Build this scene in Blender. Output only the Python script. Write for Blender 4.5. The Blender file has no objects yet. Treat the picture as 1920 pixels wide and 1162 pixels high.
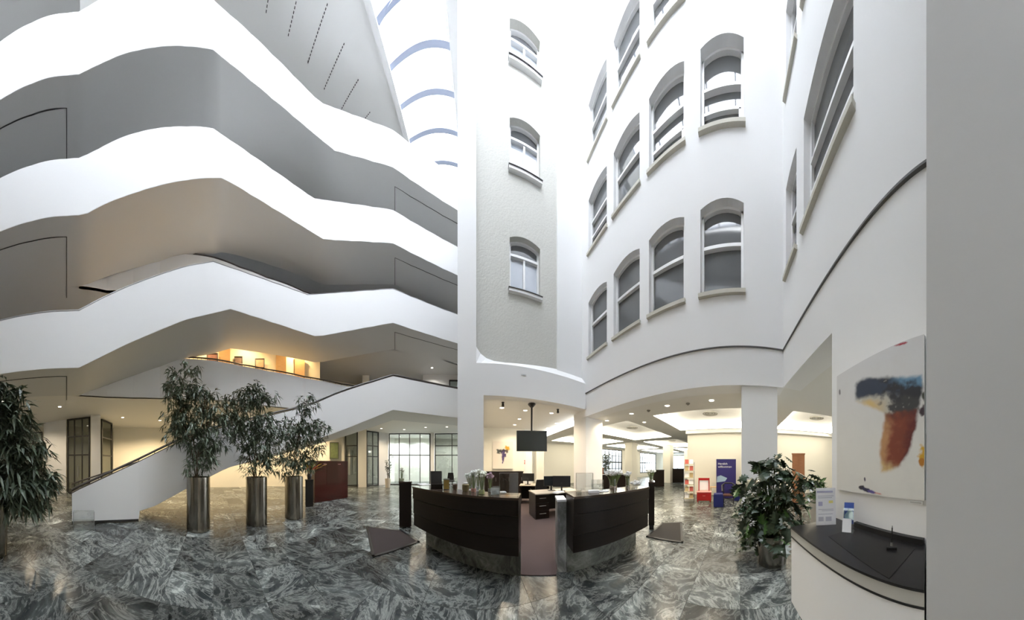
import bpy, bmesh, math, random
from mathutils import Vector, Matrix, noise
from mathutils.geometry import delaunay_2d_cdt

random.seed(7)
R = math.radians
# ---------------------------------------------------------------- camera
# the photograph is a cylindrical panorama of about 350 degrees; X and Y run along the atrium's two walls
FOV = R(350); F = 1920 / FOV; Y0 = 872.0; H = 1.55; TURN = R(12)
sc = bpy.context.scene
COL = sc.collection
cam = bpy.data.cameras.new('camera')
cam.type = 'PANO'
cam.panorama_type = 'CENTRAL_CYLINDRICAL'
cam.central_cylindrical_range_u_min = -FOV / 2
cam.central_cylindrical_range_u_max = FOV / 2
cam.central_cylindrical_range_v_min = -(1162 - Y0) / F
cam.central_cylindrical_range_v_max = Y0 / F
cam.central_cylindrical_radius = 1.0
cam.clip_start = 0.05
cam.clip_end = 200
camo = bpy.data.objects.new('camera', cam)
COL.objects.link(camo)
camo.location = (0, 0, H)
camo.rotation_euler = (R(90), 0, -TURN)
sc.camera = camo
# ---------------------------------------------------------------- sky, exposure
w = bpy.data.worlds.new('world'); sc.world = w; w.use_nodes = True
bg = w.node_tree.nodes['Background']
bg.inputs[0].default_value = (0.93, 0.965, 1.0, 1)
bg.inputs[1].default_value = 10.0
vs = sc.view_settings
vs.view_transform = 'Standard'; vs.look = 'None'; vs.gamma = 1.0; vs.use_curve_mapping = False
vs.exposure = 0.5
WARM = 1.6            # overall level of the indoor lamps


# ---------------------------------------------------------------- pixel helpers
def az(x): return (x - 960) / F + TURN
def P(x, D, z=0.0): a = az(x); return Vector((D * math.sin(a), D * math.cos(a), z))
def PF(x, y): return P(x, H * F / (y - Y0))
def PZ(x, y, z): return P(x, (z - H) * F / (Y0 - y), z)
def ZZ(y, D): return H + (Y0 - y) * D / F


# ---------------------------------------------------------------- materials
MATS = {}
def new_mat(name):
    m = bpy.data.materials.new(name); m.use_nodes = True
    nt = m.node_tree
    return m, nt, nt.nodes['Principled BSDF']


def plain(name, col, rough=0.5, metal=0.0, bump=0.0, scale=40.0, vary=0.0, spec=None, coat=0.0, trans=0.0):
    if name in MATS: return MATS[name]
    m, nt, b = new_mat(name)
    b.inputs['Base Color'].default_value = (*col, 1)
    b.inputs['Roughness'].default_value = rough
    b.inputs['Metallic'].default_value = metal
    if spec is not None: b.inputs['Specular IOR Level'].default_value = spec
    if coat: b.inputs['Coat Weight'].default_value = coat
    if trans: b.inputs['Transmission Weight'].default_value = trans
    tc = nt.nodes.new('ShaderNodeTexCoord')
    n = nt.nodes.new('ShaderNodeTexNoise'); n.inputs['Scale'].default_value = scale
    n.inputs['Detail'].default_value = 4
    nt.links.new(tc.outputs['Object'], n.inputs['Vector'])
    if vary:
        r = nt.nodes.new('ShaderNodeMix'); r.data_type = 'RGBA'
        r.inputs[6].default_value = (*[c * (1 - vary) for c in col], 1)
        r.inputs[7].default_value = (*[min(1, c * (1 + vary)) for c in col], 1)
        nt.links.new(n.outputs['Fac'], r.inputs[0]); nt.links.new(r.outputs[2], b.inputs['Base Color'])
    if bump:
        bp = nt.nodes.new('ShaderNodeBump'); bp.inputs['Strength'].default_value = bump
        bp.inputs['Distance'].default_value = 0.01
        nt.links.new(n.outputs['Fac'], bp.inputs['Height']); nt.links.new(bp.outputs['Normal'], b.inputs['Normal'])
    MATS[name] = m
    return m


def emit(name, col, strength):
    if name in MATS: return MATS[name]
    m, nt, b = new_mat(name)
    b.inputs['Base Color'].default_value = (0.8, 0.8, 0.8, 1)
    b.inputs['Emission Color'].default_value = (*col, 1)
    b.inputs['Emission Strength'].default_value = strength
    MATS[name] = m
    return m


def glass(name, tint=(0.9, 0.95, 0.95), refl=0.12, rough=0.02):
    """thin pane: mostly clear, with a mirror share"""
    if name in MATS: return MATS[name]
    m = bpy.data.materials.new(name); m.use_nodes = True; nt = m.node_tree; nt.nodes.clear()
    o = nt.nodes.new('ShaderNodeOutputMaterial'); mx = nt.nodes.new('ShaderNodeMixShader')
    t = nt.nodes.new('ShaderNodeBsdfTransparent'); t.inputs[0].default_value = (*tint, 1)
    g = nt.nodes.new('ShaderNodeBsdfGlossy'); g.inputs['Roughness'].default_value = rough
    mx.inputs[0].default_value = refl
    nt.links.new(t.outputs[0], mx.inputs[1]); nt.links.new(g.outputs[0], mx.inputs[2])
    nt.links.new(mx.outputs[0], o.inputs[0]); MATS[name] = m
    return m


def wood(name, c1, c2, rough=0.35, axis=(1.5, 1.5, 14)):
    if name in MATS: return MATS[name]
    m, nt, b = new_mat(name)
    tc = nt.nodes.new('ShaderNodeTexCoord'); mp = nt.nodes.new('ShaderNodeMapping')
    mp.inputs['Scale'].default_value = axis
    n = nt.nodes.new('ShaderNodeTexNoise'); n.inputs['Scale'].default_value = 3; n.inputs['Detail'].default_value = 6
    mx = nt.nodes.new('ShaderNodeMix'); mx.data_type = 'RGBA'
    mx.inputs[6].default_value = (*c1, 1); mx.inputs[7].default_value = (*c2, 1)
    L = nt.links.new
    L(tc.outputs['Object'], mp.inputs[0]); L(mp.outputs[0], n.inputs['Vector']); L(n.outputs['Fac'], mx.inputs[0])
    L(mx.outputs[2], b.inputs['Base Color']); b.inputs['Roughness'].default_value = rough; b.inputs['Specular IOR Level'].default_value = 0.28
    MATS[name] = m
    return m


TILE = 0.6
def marble(name, cell=TILE, dark=(0.018, 0.021, 0.022), mid=(0.055, 0.062, 0.060), light=(0.52, 0.54, 0.51), rough=0.24):
    if name in MATS: return MATS[name]
    m, nt, b = new_mat(name); N = nt.nodes.new; L = nt.links.new
    g = N('ShaderNodeNewGeometry')
    if cell:
        sn = N('ShaderNodeVectorMath'); sn.operation = 'SNAP'; sn.inputs[1].default_value = (cell, cell, 50)
        L(g.outputs['Position'], sn.inputs[0])
        wn = N('ShaderNodeTexWhiteNoise'); wn.noise_dimensions = '3D'; L(sn.outputs[0], wn.inputs['Vector'])
        sc_ = N('ShaderNodeVectorMath'); sc_.operation = 'MULTIPLY'; sc_.inputs[1].default_value = (30, 30, 30)
        L(wn.outputs['Color'], sc_.inputs[0])
        ro = N('ShaderNodeVectorRotate'); ro.rotation_type = 'Z_AXIS'
        an = N('ShaderNodeMath'); an.operation = 'MULTIPLY'; an.inputs[1].default_value = 6.28
        L(wn.outputs['Value'], an.inputs[0]); L(an.outputs[0], ro.inputs['Angle']); L(g.outputs['Position'], ro.inputs['Vector'])
        ad = N('ShaderNodeVectorMath'); ad.operation = 'ADD'; L(ro.outputs[0], ad.inputs[0]); L(sc_.outputs[0], ad.inputs[1])
        vec = ad.outputs[0]
    else:
        vec = g.outputs['Position']
    mp = N('ShaderNodeMapping'); mp.inputs['Scale'].default_value = (0.9, 1.6, 1.0); L(vec, mp.inputs[0])
    n1 = N('ShaderNodeTexNoise'); n1.inputs['Scale'].default_value = 1.0; n1.inputs['Detail'].default_value = 10
    n1.inputs['Roughness'].default_value = 0.62; n1.inputs['Distortion'].default_value = 2.6; L(mp.outputs[0], n1.inputs['Vector'])
    n2 = N('ShaderNodeTexNoise'); n2.inputs['Scale'].default_value = 1.7; n2.inputs['Detail'].default_value = 12
    n2.inputs['Roughness'].default_value = 0.72; n2.inputs['Distortion'].default_value = 2.6; L(mp.outputs[0], n2.inputs['Vector'])
    r1 = N('ShaderNodeValToRGB'); e = r1.color_ramp.elements
    e[0].position = 0.38; e[0].color = (*dark, 1); e[1].position = 0.76; e[1].color = (*light, 1)
    k = e.new(0.54); k.color = (*mid, 1); k = e.new(0.63); k.color = (mid[0] * 1.7, mid[1] * 1.7, mid[2] * 1.7, 1)
    # sharp veins: |n2-0.5| small
    s = N('ShaderNodeMath'); s.operation = 'SUBTRACT'; s.inputs[1].default_value = 0.5; L(n2.outputs['Fac'], s.inputs[0])
    a = N('ShaderNodeMath'); a.operation = 'ABSOLUTE'; L(s.outputs[0], a.inputs[0])
    r2 = N('ShaderNodeValToRGB'); e = r2.color_ramp.elements
    e[0].position = 0.0; e[0].color = (0.5, 0.5, 0.5, 1); e[1].position = 0.05; e[1].color = (0, 0, 0, 1)
    L(a.outputs[0], r2.inputs[0]); L(n1.outputs['Fac'], r1.inputs[0])
    mk = N('ShaderNodeMath'); mk.operation = 'MULTIPLY'; L(r2.outputs[0], mk.inputs[0]); L(n1.outputs['Fac'], mk.inputs[1])
    mx = N('ShaderNodeMix'); mx.data_type = 'RGBA'; mx.inputs[7].default_value = (*light, 1)
    L(mk.outputs[0], mx.inputs[0]); L(r1.outputs[0], mx.inputs[6])
    if cell:
        br = N('ShaderNodeMath'); br.operation = 'MULTIPLY_ADD'; br.inputs[1].default_value = 1.3; br.inputs[2].default_value = 0.6
        L(wn.outputs['Value'], br.inputs[0])
        mu = N('ShaderNodeMix'); mu.data_type = 'RGBA'; mu.blend_type = 'MULTIPLY'; mu.inputs[0].default_value = 1
        L(mx.outputs[2], mu.inputs[6]); L(br.outputs[0], mu.inputs[7]); out = mu.outputs[2]
    else:
        out = mx.outputs[2]
    L(out, b.inputs['Base Color'])
    b.inputs['Roughness'].default_value = rough
    b.inputs['Specular IOR Level'].default_value = 0.35
    MATS[name] = m
    return m


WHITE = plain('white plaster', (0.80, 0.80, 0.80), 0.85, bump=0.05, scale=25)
SOFFIT = plain('shaded soffit white', (0.62, 0.62, 0.61), 0.9)  # white soffits toned greyer, their shade put into the colour
ROUGH = plain('rough cream render', (0.56, 0.555, 0.515), 0.95, bump=0.9, scale=18, vary=0.06)
CREAM = plain('cream wall paint', (0.80, 0.77, 0.68), 0.85)
CEIL = plain('ceiling paint', (0.76, 0.75, 0.72), 0.85)
SILL = plain('sand stone', (0.55, 0.53, 0.46), 0.8, bump=0.2, scale=60, vary=0.08)
FRAMEW = plain('white window paint', (0.78, 0.78, 0.78), 0.35)
DARKFR = plain('dark steel frame', (0.025, 0.025, 0.025), 0.4)
STEEL = plain('brushed steel', (0.27, 0.255, 0.225), 0.22, metal=1.0)
RAIL = plain('dark handrail', (0.06, 0.05, 0.045), 0.35)
SRAIL = plain('steel handrail', (0.35, 0.35, 0.35), 0.3, metal=1.0)
ROOFST = plain('blue grey steel', (0.42, 0.47, 0.60), 0.45)
GROOVE = plain('shadow joint', (0.05, 0.05, 0.05), 0.9)
PANE = plain('window glass', (0.13, 0.135, 0.14), 0.05, spec=0.5, coat=0.12)
PANEL = plain('pale reflection glass', (0.50, 0.54, 0.60), 0.08, spec=0.5)  # pale base colour stands in for light reflected by the lower tower panes
CLEAR = glass('clear glass', refl=0.10)
ROOFGL = glass('roof glass', tint=(0.97, 0.98, 1.0), refl=0.04)
ACRYL = glass('clear acrylic', tint=(0.93, 0.95, 0.95), refl=0.16)
MARBLE = marble('green grey marble')
STONE = marble('grey stone base', cell=0, dark=(0.05, 0.055, 0.05), mid=(0.14, 0.15, 0.14), light=(0.4, 0.41, 0.38), rough=0.3)
WENGE = wood('dark wenge wood', (0.005, 0.0028, 0.002), (0.014, 0.008, 0.0055), 0.38)
OAK = wood('oak panel', (0.42, 0.24, 0.09), (0.55, 0.35, 0.16), 0.5)
BLACK = plain('black plastic', (0.012, 0.012, 0.013), 0.4)
PAPER = plain('white paper', (0.82, 0.83, 0.85), 0.7)
SOIL = plain('soil', (0.03, 0.022, 0.015), 0.95)
BARK = plain('bark', (0.10, 0.075, 0.05), 0.9)
LAMP = emit('lamp lens', (1.0, 0.9, 0.75), 4)
COVE = emit('cove light', (1.0, 0.90, 0.70), 7.0)


# ---------------------------------------------------------------- mesh helpers
class MB:
    def __init__(s): s.v = []; s.f = []
    def add(s, v, f):
        n = len(s.v); s.v += [tuple(p) for p in v]; s.f += [tuple(i + n for i in q) for q in f]; return s
    def quad(s, a, b, c, d): return s.add([a, b, c, d], [(0, 1, 2, 3)])
    def box(s, c, d, rz=0.0, m=None):
        x, y, z = d[0] / 2, d[1] / 2, d[2] / 2
        M = m if m is not None else Matrix.Rotation(rz, 3, 'Z')
        V = [Vector(c) + M @ Vector((sx * x, sy * y, sz * z)) for sx in (-1, 1) for sy in (-1, 1) for sz in (-1, 1)]
        return s.add(V, [(0, 1, 3, 2), (4, 6, 7, 5), (0, 4, 5, 1), (2, 3, 7, 6), (0, 2, 6, 4), (1, 5, 7, 3)])
    def prism(s, poly, z0, z1):
        n = len(poly)
        V = [(p[0], p[1], z0) for p in poly] + [(p[0], p[1], z1) for p in poly]
        F_ = [tuple(range(n - 1, -1, -1)), tuple(range(n, 2 * n))] + [(i, (i + 1) % n, n + (i + 1) % n, n + i) for i in range(n)]
        return s.add(V, F_)
    def hexa(s, b, t):
        """8 corner solid from two quads"""
        return s.add(list(b) + list(t), [(3, 2, 1, 0), (4, 5, 6, 7)] + [(i, (i + 1) % 4, 4 + (i + 1) % 4, 4 + i) for i in range(4)])
    def bar4(s, A, B, C, D):
        """solid along four parallel corner lines that share their vertices"""
        n = len(A); V = list(A) + list(B) + list(C) + list(D); F_ = []
        for i in range(n - 1):
            for a, b in ((0, 1), (1, 2), (2, 3), (3, 0)):
                F_.append((a * n + i, b * n + i, b * n + i + 1, a * n + i + 1))
        F_ += [(0, 3 * n, 2 * n, n), (n - 1, 2 * n - 1, 3 * n - 1, 4 * n - 1)]
        return s.add(V, F_)
    def tube(s, path, r, n=6, r2=None, cap=True):
        path = [Vector(p) for p in path]; m = len(path)
        if m < 2: return s
        V = []; t0 = (path[1] - path[0]).normalized()
        up = Vector((0, 0, 1)) if abs(t0.z) < 0.9 else Vector((1, 0, 0))
        for i, p in enumerate(path):
            t = (path[min(i + 1, m - 1)] - path[max(i - 1, 0)]).normalized()
            a = t.cross(up).normalized(); b = a.cross(t).normalized()
            rr = r if r2 is None else r + (r2 - r) * i / (m - 1)
            V += [p + (a * math.cos(k * 2 * math.pi / n) + b * math.sin(k * 2 * math.pi / n)) * rr for k in range(n)]
        F_ = [(i * n + k, i * n + (k + 1) % n, (i + 1) * n + (k + 1) % n, (i + 1) * n + k) for i in range(m - 1) for k in range(n)]
        if cap: F_ += [tuple(range(n - 1, -1, -1)), tuple((m - 1) * n + k for k in range(n))]
        return s.add(V, F_)
    def lathe(s, prof, c=(0, 0, 0), n=24, cap0=True, cap1=True):
        c = Vector(c); m = len(prof)
        V = [c + Vector((r * math.cos(k * 2 * math.pi / n), r * math.sin(k * 2 * math.pi / n), z)) for r, z in prof for k in range(n)]
        F_ = [(i * n + k, i * n + (k + 1) % n, (i + 1) * n + (k + 1) % n, (i + 1) * n + k) for i in range(m - 1) for k in range(n)]
        if cap0: F_.append(tuple(range(n - 1, -1, -1)))
        if cap1: F_.append(tuple((m - 1) * n + k for k in range(n)))
        return s.add(V, F_)
    def blob(s, c, r, seed=0, n=6, m=4):
        c = Vector(c); V = [c + Vector((0, 0, r[2]))]
        for i in range(1, m):
            t = math.pi * i / m
            for k in range(n):
                p = 2 * math.pi * k / n + i * .4
                q = 1 + 0.25 * math.sin(seed * 3.1 + i * 5 + k * 2.3)
                V.append(c + Vector((r[0] * math.sin(t) * math.cos(p) * q, r[1] * math.sin(t) * math.sin(p) * q, r[2] * math.cos(t))))
        V.append(c - Vector((0, 0, r[2])))
        F_ = [(0, 1 + k, 1 + (k + 1) % n) for k in range(n)]
        for i in range(m - 2):
            F_ += [(1 + i * n + k, 1 + (i + 1) * n + k, 1 + (i + 1) * n + (k + 1) % n, 1 + i * n + (k + 1) % n) for k in range(n)]
        l = len(V) - 1
        F_ += [(l, 1 + (m - 2) * n + (k + 1) % n, 1 + (m - 2) * n + k) for k in range(n)]
        return s.add(V, F_)
    def mesh(s, name, mat, smooth=False):
        me = bpy.data.meshes.new(name); me.from_pydata(s.v, [], s.f); me.update()
        if mat: me.materials.append(mat)
        if smooth:
            for p in me.polygons: p.use_smooth = True
            try: me.set_sharp_from_angle(angle=R(40))
            except Exception: pass
        return me
    def build(s, name, mat, parent=None, smooth=False, loc=None):
        o = bpy.data.objects.new(name, s.mesh(name, mat, smooth)); COL.objects.link(o)
        if parent: o.parent = parent
        if loc is not None: o.location = loc
        return o


def tag(o, label=None, cat=None, group=None, kind=None):
    if label: o['label'] = label
    if cat: o['category'] = cat
    if group: o['group'] = group
    if kind: o['kind'] = kind
    return o


def thing(name, label, cat, loc=(0, 0, 0), rz=0.0, group=None):
    o = bpy.data.objects.new(name, None); COL.objects.link(o); o.empty_display_size = 0.1
    o.location = loc; o.rotation_euler = (0, 0, rz)
    return tag(o, label, cat, group)


def struct(o, label=None): return tag(o, label, None, None, 'structure')


def copy_tree(o, loc, rz, label, parent=None):
    c = o.copy(); COL.objects.link(c); c.location = loc; c.rotation_euler = (0, 0, rz); c['label'] = label
    def kids(src, dst):
        for ch in list(src.children):
            k = ch.copy(); COL.objects.link(k); k.parent = dst; kids(ch, k)
    kids(o, c)
    return c


def inside(p, poly):
    c = False; n = len(poly)
    for i in range(n):
        a, b = poly[i], poly[(i + 1) % n]
        if (a[1] > p[1]) != (b[1] > p[1]) and p[0] < (b[0] - a[0]) * (p[1] - a[1]) / (b[1] - a[1]) + a[0]: c = not c
    return c


def flat_with_holes(outer, holes):
    """triangles of a 2-D outline with holes"""
    V = []; E = []
    for poly in [outer] + holes:
        n = len(V); V += [Vector(p) for p in poly]; E += [(n + i, n + (i + 1) % len(poly)) for i in range(len(poly))]
    ov, oe, of, *_ = delaunay_2d_cdt(V, E, [], 0, 1e-5)
    T = []
    for f in of:
        c = sum((ov[i] for i in f), Vector((0, 0))) / len(f)
        if inside(c, outer) and not any(inside(c, h) for h in holes): T.append(tuple(f))
    return ov, T


def arch(s0, s1, z0, zs, rise, n=8):
    return [(s0, z0), (s1, z0)] + [(s1 + (s0 - s1) * i / n, zs + rise * (1 - (2 * i / n - 1) ** 2)) for i in range(n + 1)]


# ================================================================ SETTING
ROOF = 18.2
UA, VC, VT = 3.8, 5.0, 5.3           # right facade at X=UA, beam of the reception front at Y=VC, stair tower front at Y=VT
# south wall (the one with the painting): foot point and directions
AB = az(1847); NB = Vector((math.sin(AB), math.cos(AB), 0)); TB = Vector((-NB.y, NB.x, 0)); DB = 1.41
def PB(s, d, z): return NB * d + TB * s + Vector((0, 0, z))
def sB(x, d=DB): return d * math.tan(math.radians((1847 - x) / (F * math.pi / 180)))

# ---- floor: base slab, the nearest marble tiles one by one, the rest as one field
floor = struct(MB().box((3, 2, -0.07), (50, 40, 0.1)).build('floor', plain('grout', (0.06, 0.06, 0.055), 0.9)), 'dark grey green marble slab floor with white veins')
tm = MB().box((0, 0, -0.01), (TILE - 0.004, TILE - 0.004, 0.02)).mesh('tile', MARBLE)
cells = []
for i in range(-28, 44):
    for j in range(-22, 30):
        cx, cy = (i + 0.5) * TILE, (j + 0.5) * TILE
        cells.append((math.hypot(cx, cy), cx, cy))
cells.sort()
near = []; far = []
for d, cx, cy in cells:
    a = math.degrees(math.atan2(cx, cy))
    seen = 1.2 < d and not (148 < a < 190) and not (cy < -1.0 and cx > 0)
    if seen and len(near) < 300: near.append((cx, cy))
    else: far.append((cx, cy))
for cx, cy in near:
    o = bpy.data.objects.new('tile', tm); COL.objects.link(o); o.parent = floor
    o.location = (cx, cy, 0.0)
m = MB()
for cx, cy in far: m.box((cx, cy, -0.01), (TILE - 0.004, TILE - 0.004, 0.02))
tag(m.build('tile_field', MARBLE, floor), 'far field of marble tiles', None, None, 'stuff')


# ---- walls with openings
def holed_wall(name, org, t, n_in, outer, holes, depth, thick, mat, label):
    """org + t*s + z; n_in points to the viewer; holes get reveals of the given depth"""
    ov, T = flat_with_holes(outer, holes)
    org = Vector(org); m = MB()
    def W(s, z, d=0.0): return org + t * s + Vector((0, 0, z)) - n_in * d
    m.add([W(p[0], p[1]) for p in ov], T)
    for h in holes:
        k = len(h)
        for i in range(k):
            a, b = h[i], h[(i + 1) % k]
            m.quad(W(*a), W(*b), W(*b, depth), W(*a, depth))
    k = len(outer)
    for i in range(k):
        a, b = outer[i], outer[(i + 1) % k]
        m.quad(W(*a), W(*b), W(*b, thick), W(*a, thick))
    if abs(thick - .2001) < 1e-6: m.add([W(p[0], p[1], thick) for p in ov], T)
    elif thick != .22: m.add([W(p[0], p[1], thick) for p in outer], [tuple(range(k))])
    return struct(m.build(name, mat), label)


WN = [0]
def window(org, t, n_in, s0, s1, z0, zs, rise, depth, style, label, sill_mat=SILL, sill_out=0.07):
    """a window unit at the back of its reveal: frame, transom, panes, sill"""
    WN[0] += 1
    org = Vector(org)
    base = org + t * ((s0 + s1) / 2) + Vector((0, 0, z0)) - n_in * depth
    e = thing('window_%d' % WN[0], label, None, base, 0); e['kind'] = 'structure'
    W2 = (s1 - s0) / 2; hh = zs - z0
    def L(s, z, d=0.0): return t * s + Vector((0, 0, z)) + n_in * d
    def bar(m, sa, sb, za, zb, d0, d1):
        m.hexa([L(sa, za, d0), L(sb, za, d0), L(sb, za, d1), L(sa, za, d1)], [L(sa, zb, d0), L(sb, zb, d0), L(sb, zb, d1), L(sa, zb, d1)])
    fw = 0.06; m = MB()
    bar(m, -W2, -W2 + fw, 0, hh, 0, 0.09); bar(m, W2 - fw, W2, 0, hh, 0, 0.09); bar(m, -W2, W2, 0, fw, 0, 0.09)
    n = 8
    for i in range(n):
        a, b = -W2 + 2 * W2 * i / n, -W2 + 2 * W2 * (i + 1) / n
        za, zb = [hh + rise * (1 - (2 * q / n - 1) ** 2) for q in (i, i + 1)]
        m.hexa([L(a, za - fw, 0), L(b, zb - fw, 0), L(b, zb - fw, 0.09), L(a, za - fw, 0.09)], [L(a, za, 0), L(b, zb, 0), L(b, zb, 0.09), L(a, za, 0.09)])
    m.build('frame', FRAMEW, e)
    zt = hh * (0.60 if style != 'tower' else 0.76)
    m = MB(); bar(m, -W2 + fw, W2 - fw, zt - 0.035, zt + 0.035, 0, 0.11); bar(m, -W2 + fw, W2 - fw, zt + 0.05, zt + 0.085, 0, 0.08)
    m.build('transom', FRAMEW, e)
    if style == 'tower':
        m = MB(); bar(m, -0.035, 0.035, fw, zt, 0, 0.09); m.build('mullion', FRAMEW, e)
    if style == 'open':      # the lower sash hangs inward at the top: a second dark band and its white rail
        m = MB(); bar(m, -W2 + fw, W2 - fw, zt * 0.52, zt * 0.58, 0.02, 0.09); bar(m, -W2 + fw, -W2 + fw + 0.05, fw, zt * 0.55, 0.02, 0.09)
        m.build('tilted_sash', FRAMEW, e)
    for za, zb in ((fw, zt - 0.035), (zt + 0.085, hh - fw)):
        m = MB(); bar(m, -W2 + fw, W2 - fw, za, zb, 0.02, 0.03)
        if zb > zt:
            for i in range(n):
                a, b = [max(-W2 + fw, min(W2 - fw, -W2 + 2 * W2 * q / n)) for q in (i, i + 1)]
                y1, y2 = [hh + rise * (1 - (2 * q / n - 1) ** 2) - fw for q in (i, i + 1)]
                m.quad(L(a, zb, 0.03), L(b, zb, 0.03), L(b, y2, 0.03), L(a, y1, 0.03))
        m.build('pane', PANEL if style == 'tower' and zb < zt else PANE, e)
    m = MB(); bar(m, -W2 - 0.04, W2 + 0.04, -0.09, 0.0, 0, depth + sill_out); m.build('sill', sill_mat, e)
    return e


ORD = ['first', 'second', 'third', 'fourth']
# right facade: four columns of windows on three floors
XA = Vector((UA, 0, 0)); TA = Vector((0, 1, 0)); NA = Vector((-1, 0, 0))
colsA = [(-0.08, 0.92), (1.32, 2.30), (2.60, 3.58), (3.88, 4.84)]
rowsA = [(5.50, 7.50, 0.14), (9.30, 11.25, 0.14), (12.75, 14.75, 0.14)]
holes = [arch(a, b, z0, zs, r) for z0, zs, r in rowsA for a, b in colsA]
holed_wall('wall_east', XA, TA, NA, [(-1.02, 3.37), (VT, 3.37), (VT, ROOF), (-1.02, ROOF)], holes, 0.30, 0.45, WHITE, 'tall white plaster facade with four columns of arched windows')
for ri, (z0, zs, r) in enumerate(rowsA):
    for ci, (a, b) in enumerate(colsA):
        window(XA, TA, NA, a, b, z0, zs, r, 0.22, 'open' if ri == 1 and ci != 2 else 'plain',
               'arched white window on the right facade, %s column from the front corner, %s row up' % (ORD[ci], ORD[ri]))
# dark strip standing in for the shadow gap across this facade
m = MB().box((UA - 0.012, 2.0, 4.235), (0.03, 6.02, 0.022))
struct(m.build('trim_1', plain('shadow gap dark', (0.12, 0.12, 0.12), 0.8)), 'thin dark strip standing in for a shadow gap on the right facade')
# south wall: lower part pierced by the passage, upper windows
OB = NB * DB; NBI = -NB
sR, sC = -0.35, 3.67
pas = [(sB(1560), 0.0), (sC, 0.0), (sC, 3.37), (sB(1560), 3.37)]
holesB = [arch(sB(1600), sB(1507), 5.80, 7.75, 0.14), arch(2.95, 3.50, 5.80, 7.75, 0.06),
          arch(sB(1600), sB(1507), 9.85, 11.75, 0.14), arch(2.95, 3.50, 9.85, 11.75, 0.06)]
outerB = [(sR, 0), (sB(1560), 0), (sB(1560), 3.37), (sC, 3.37), (sC, ROOF), (sR, ROOF)]
holed_wall('wall_south', OB, TB, NBI, outerB, holesB, 0.30, 0.45, WHITE, 'white plaster wall carrying the large abstract painting')
for k, (a, b, z0, zs, r, l) in enumerate(((sB(1600), sB(1507), 5.80, 7.75, 0.14, 'wide arched window high above the painting'), (2.95, 3.50, 5.80, 7.75, 0.06, 'narrow window in the corner above the passage, lower floor'),
                                           (sB(1600), sB(1507), 9.85, 11.75, 0.14, 'wide arched window, one floor above the other wide one over the painting'), (2.95, 3.50, 9.85, 11.75, 0.06, 'narrow window in the corner above the passage, upper floor'))):
    window(OB, TB, NBI, a, b, z0, zs, r, 0.22, 'open' if k == 0 else 'plain', l)
m = MB(); m.hexa([PB(sR, DB - 0.025, 4.22), PB(sC, DB - 0.025, 4.22), PB(sC, DB, 4.22), PB(sR, DB, 4.22)],
                 [PB(sR, DB - 0.025, 4.245), PB(sC, DB - 0.025, 4.245), PB(sC, DB, 4.245), PB(sR, DB, 4.245)])
struct(m.build('trim_2', MATS['shadow gap dark']), 'thin dark strip standing in for a shadow gap above the painting')  # dark colour in place of the gap's shade
# underside of the facade beam towards the hall and corner column
struct(MB().box((UA + 0.46, -0.45, 1.685), (0.80, 0.84, 3.37)).build('wall_column_corner', WHITE), 'square white corner column behind the leafy plant')
struct(MB().box((UA + 0.45, VC + 0.45, 1.83), (0.84, 0.84, 3.66)).build('wall_column_reception', WHITE), 'square white column between the reception bay and the hall')

# reception front: beam, pier, stair tower with coved foot
LINT = 3.64
struct(MB().box(((0.2 + UA) / 2, VC + 0.15, (LINT + 4.6) / 2), (UA - 0.2, 0.3, 4.6 - LINT)).build('wall_beam_reception', WHITE), 'white fascia beam over the reception bay')
PIERL = 5.0 * math.tan(az(858)); 
struct(MB().box(((PIERL - 0.02) / 2, VC + 0.4, ROOF / 2), (-PIERL - 0.02, 0.8, ROOF)).build('wall_pier', WHITE), 'tall white pier left of the reception bay running to the roof')
struct(MB().box((0.09, VC + 0.4, 2.3), (0.22, 0.8, 4.6)).build('wall_pier_foot', WHITE), 'white pier return beside the reception opening')
holesT = [arch(1.05, 2.10, z0, zs, 0.13) for z0, zs in ((7.18, 8.90), (11.07, 12.75), (14.55, 15.95))]
foot = [(-0.02, 5.30), (0.12, 5.08), (0.30, 4.94), (0.55, 4.86), (0.9, 4.84), (1.6, 4.88), (2.73, 4.97)]
holed_wall('wall_north', (0, VT, 0), Vector((1, 0, 0)), Vector((0, -1, 0)), foot + [(2.73, ROOF), (-0.02, ROOF)], holesT, 0.3, 0.5, ROUGH, 'rough cream rendered stair tower with three windows')
for k, (z0, zs) in enumerate(((7.18, 8.90), (11.07, 12.75), (14.55, 15.95))):
    window((0, VT, 0), Vector((1, 0, 0)), Vector((0, -1, 0)), 1.05, 2.10, z0, zs, 0.13, 0.22, 'tower',
           '%s window of the cream stair tower' % ('lowest', 'middle', 'topmost')[k], plain('dark sheet metal', (0.10, 0.10, 0.10), 0.5) if k < 0 else FRAMEW, 0.10)
struct(MB().box(((2.73 + UA) / 2, VT + 0.1, (4.6 + ROOF) / 2), (UA - 2.73, 0.3, ROOF - 4.6)).build('wall_tower_return', WHITE), 'smooth white wall strip beside the cream tower')
m = MB()                                                     # coved ledge between beam and tower
lo = [(s, 4.60) for s, _ in foot]
for i in range(len(foot) - 1):
    a, b = foot[i], foot[i + 1]
    m.quad((a[0], VC, 4.60), (b[0], VC, 4.60), (b[0], VT, b[1]), (a[0], VT, a[1]))
m.quad((2.73, VC, 4.6), (UA, VC, 4.6), (UA, VT, 4.97), (2.73, VT, 4.97))
struct(m.build('trim_3', WHITE), 'white coved ledge at the foot of the cream tower')
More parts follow.
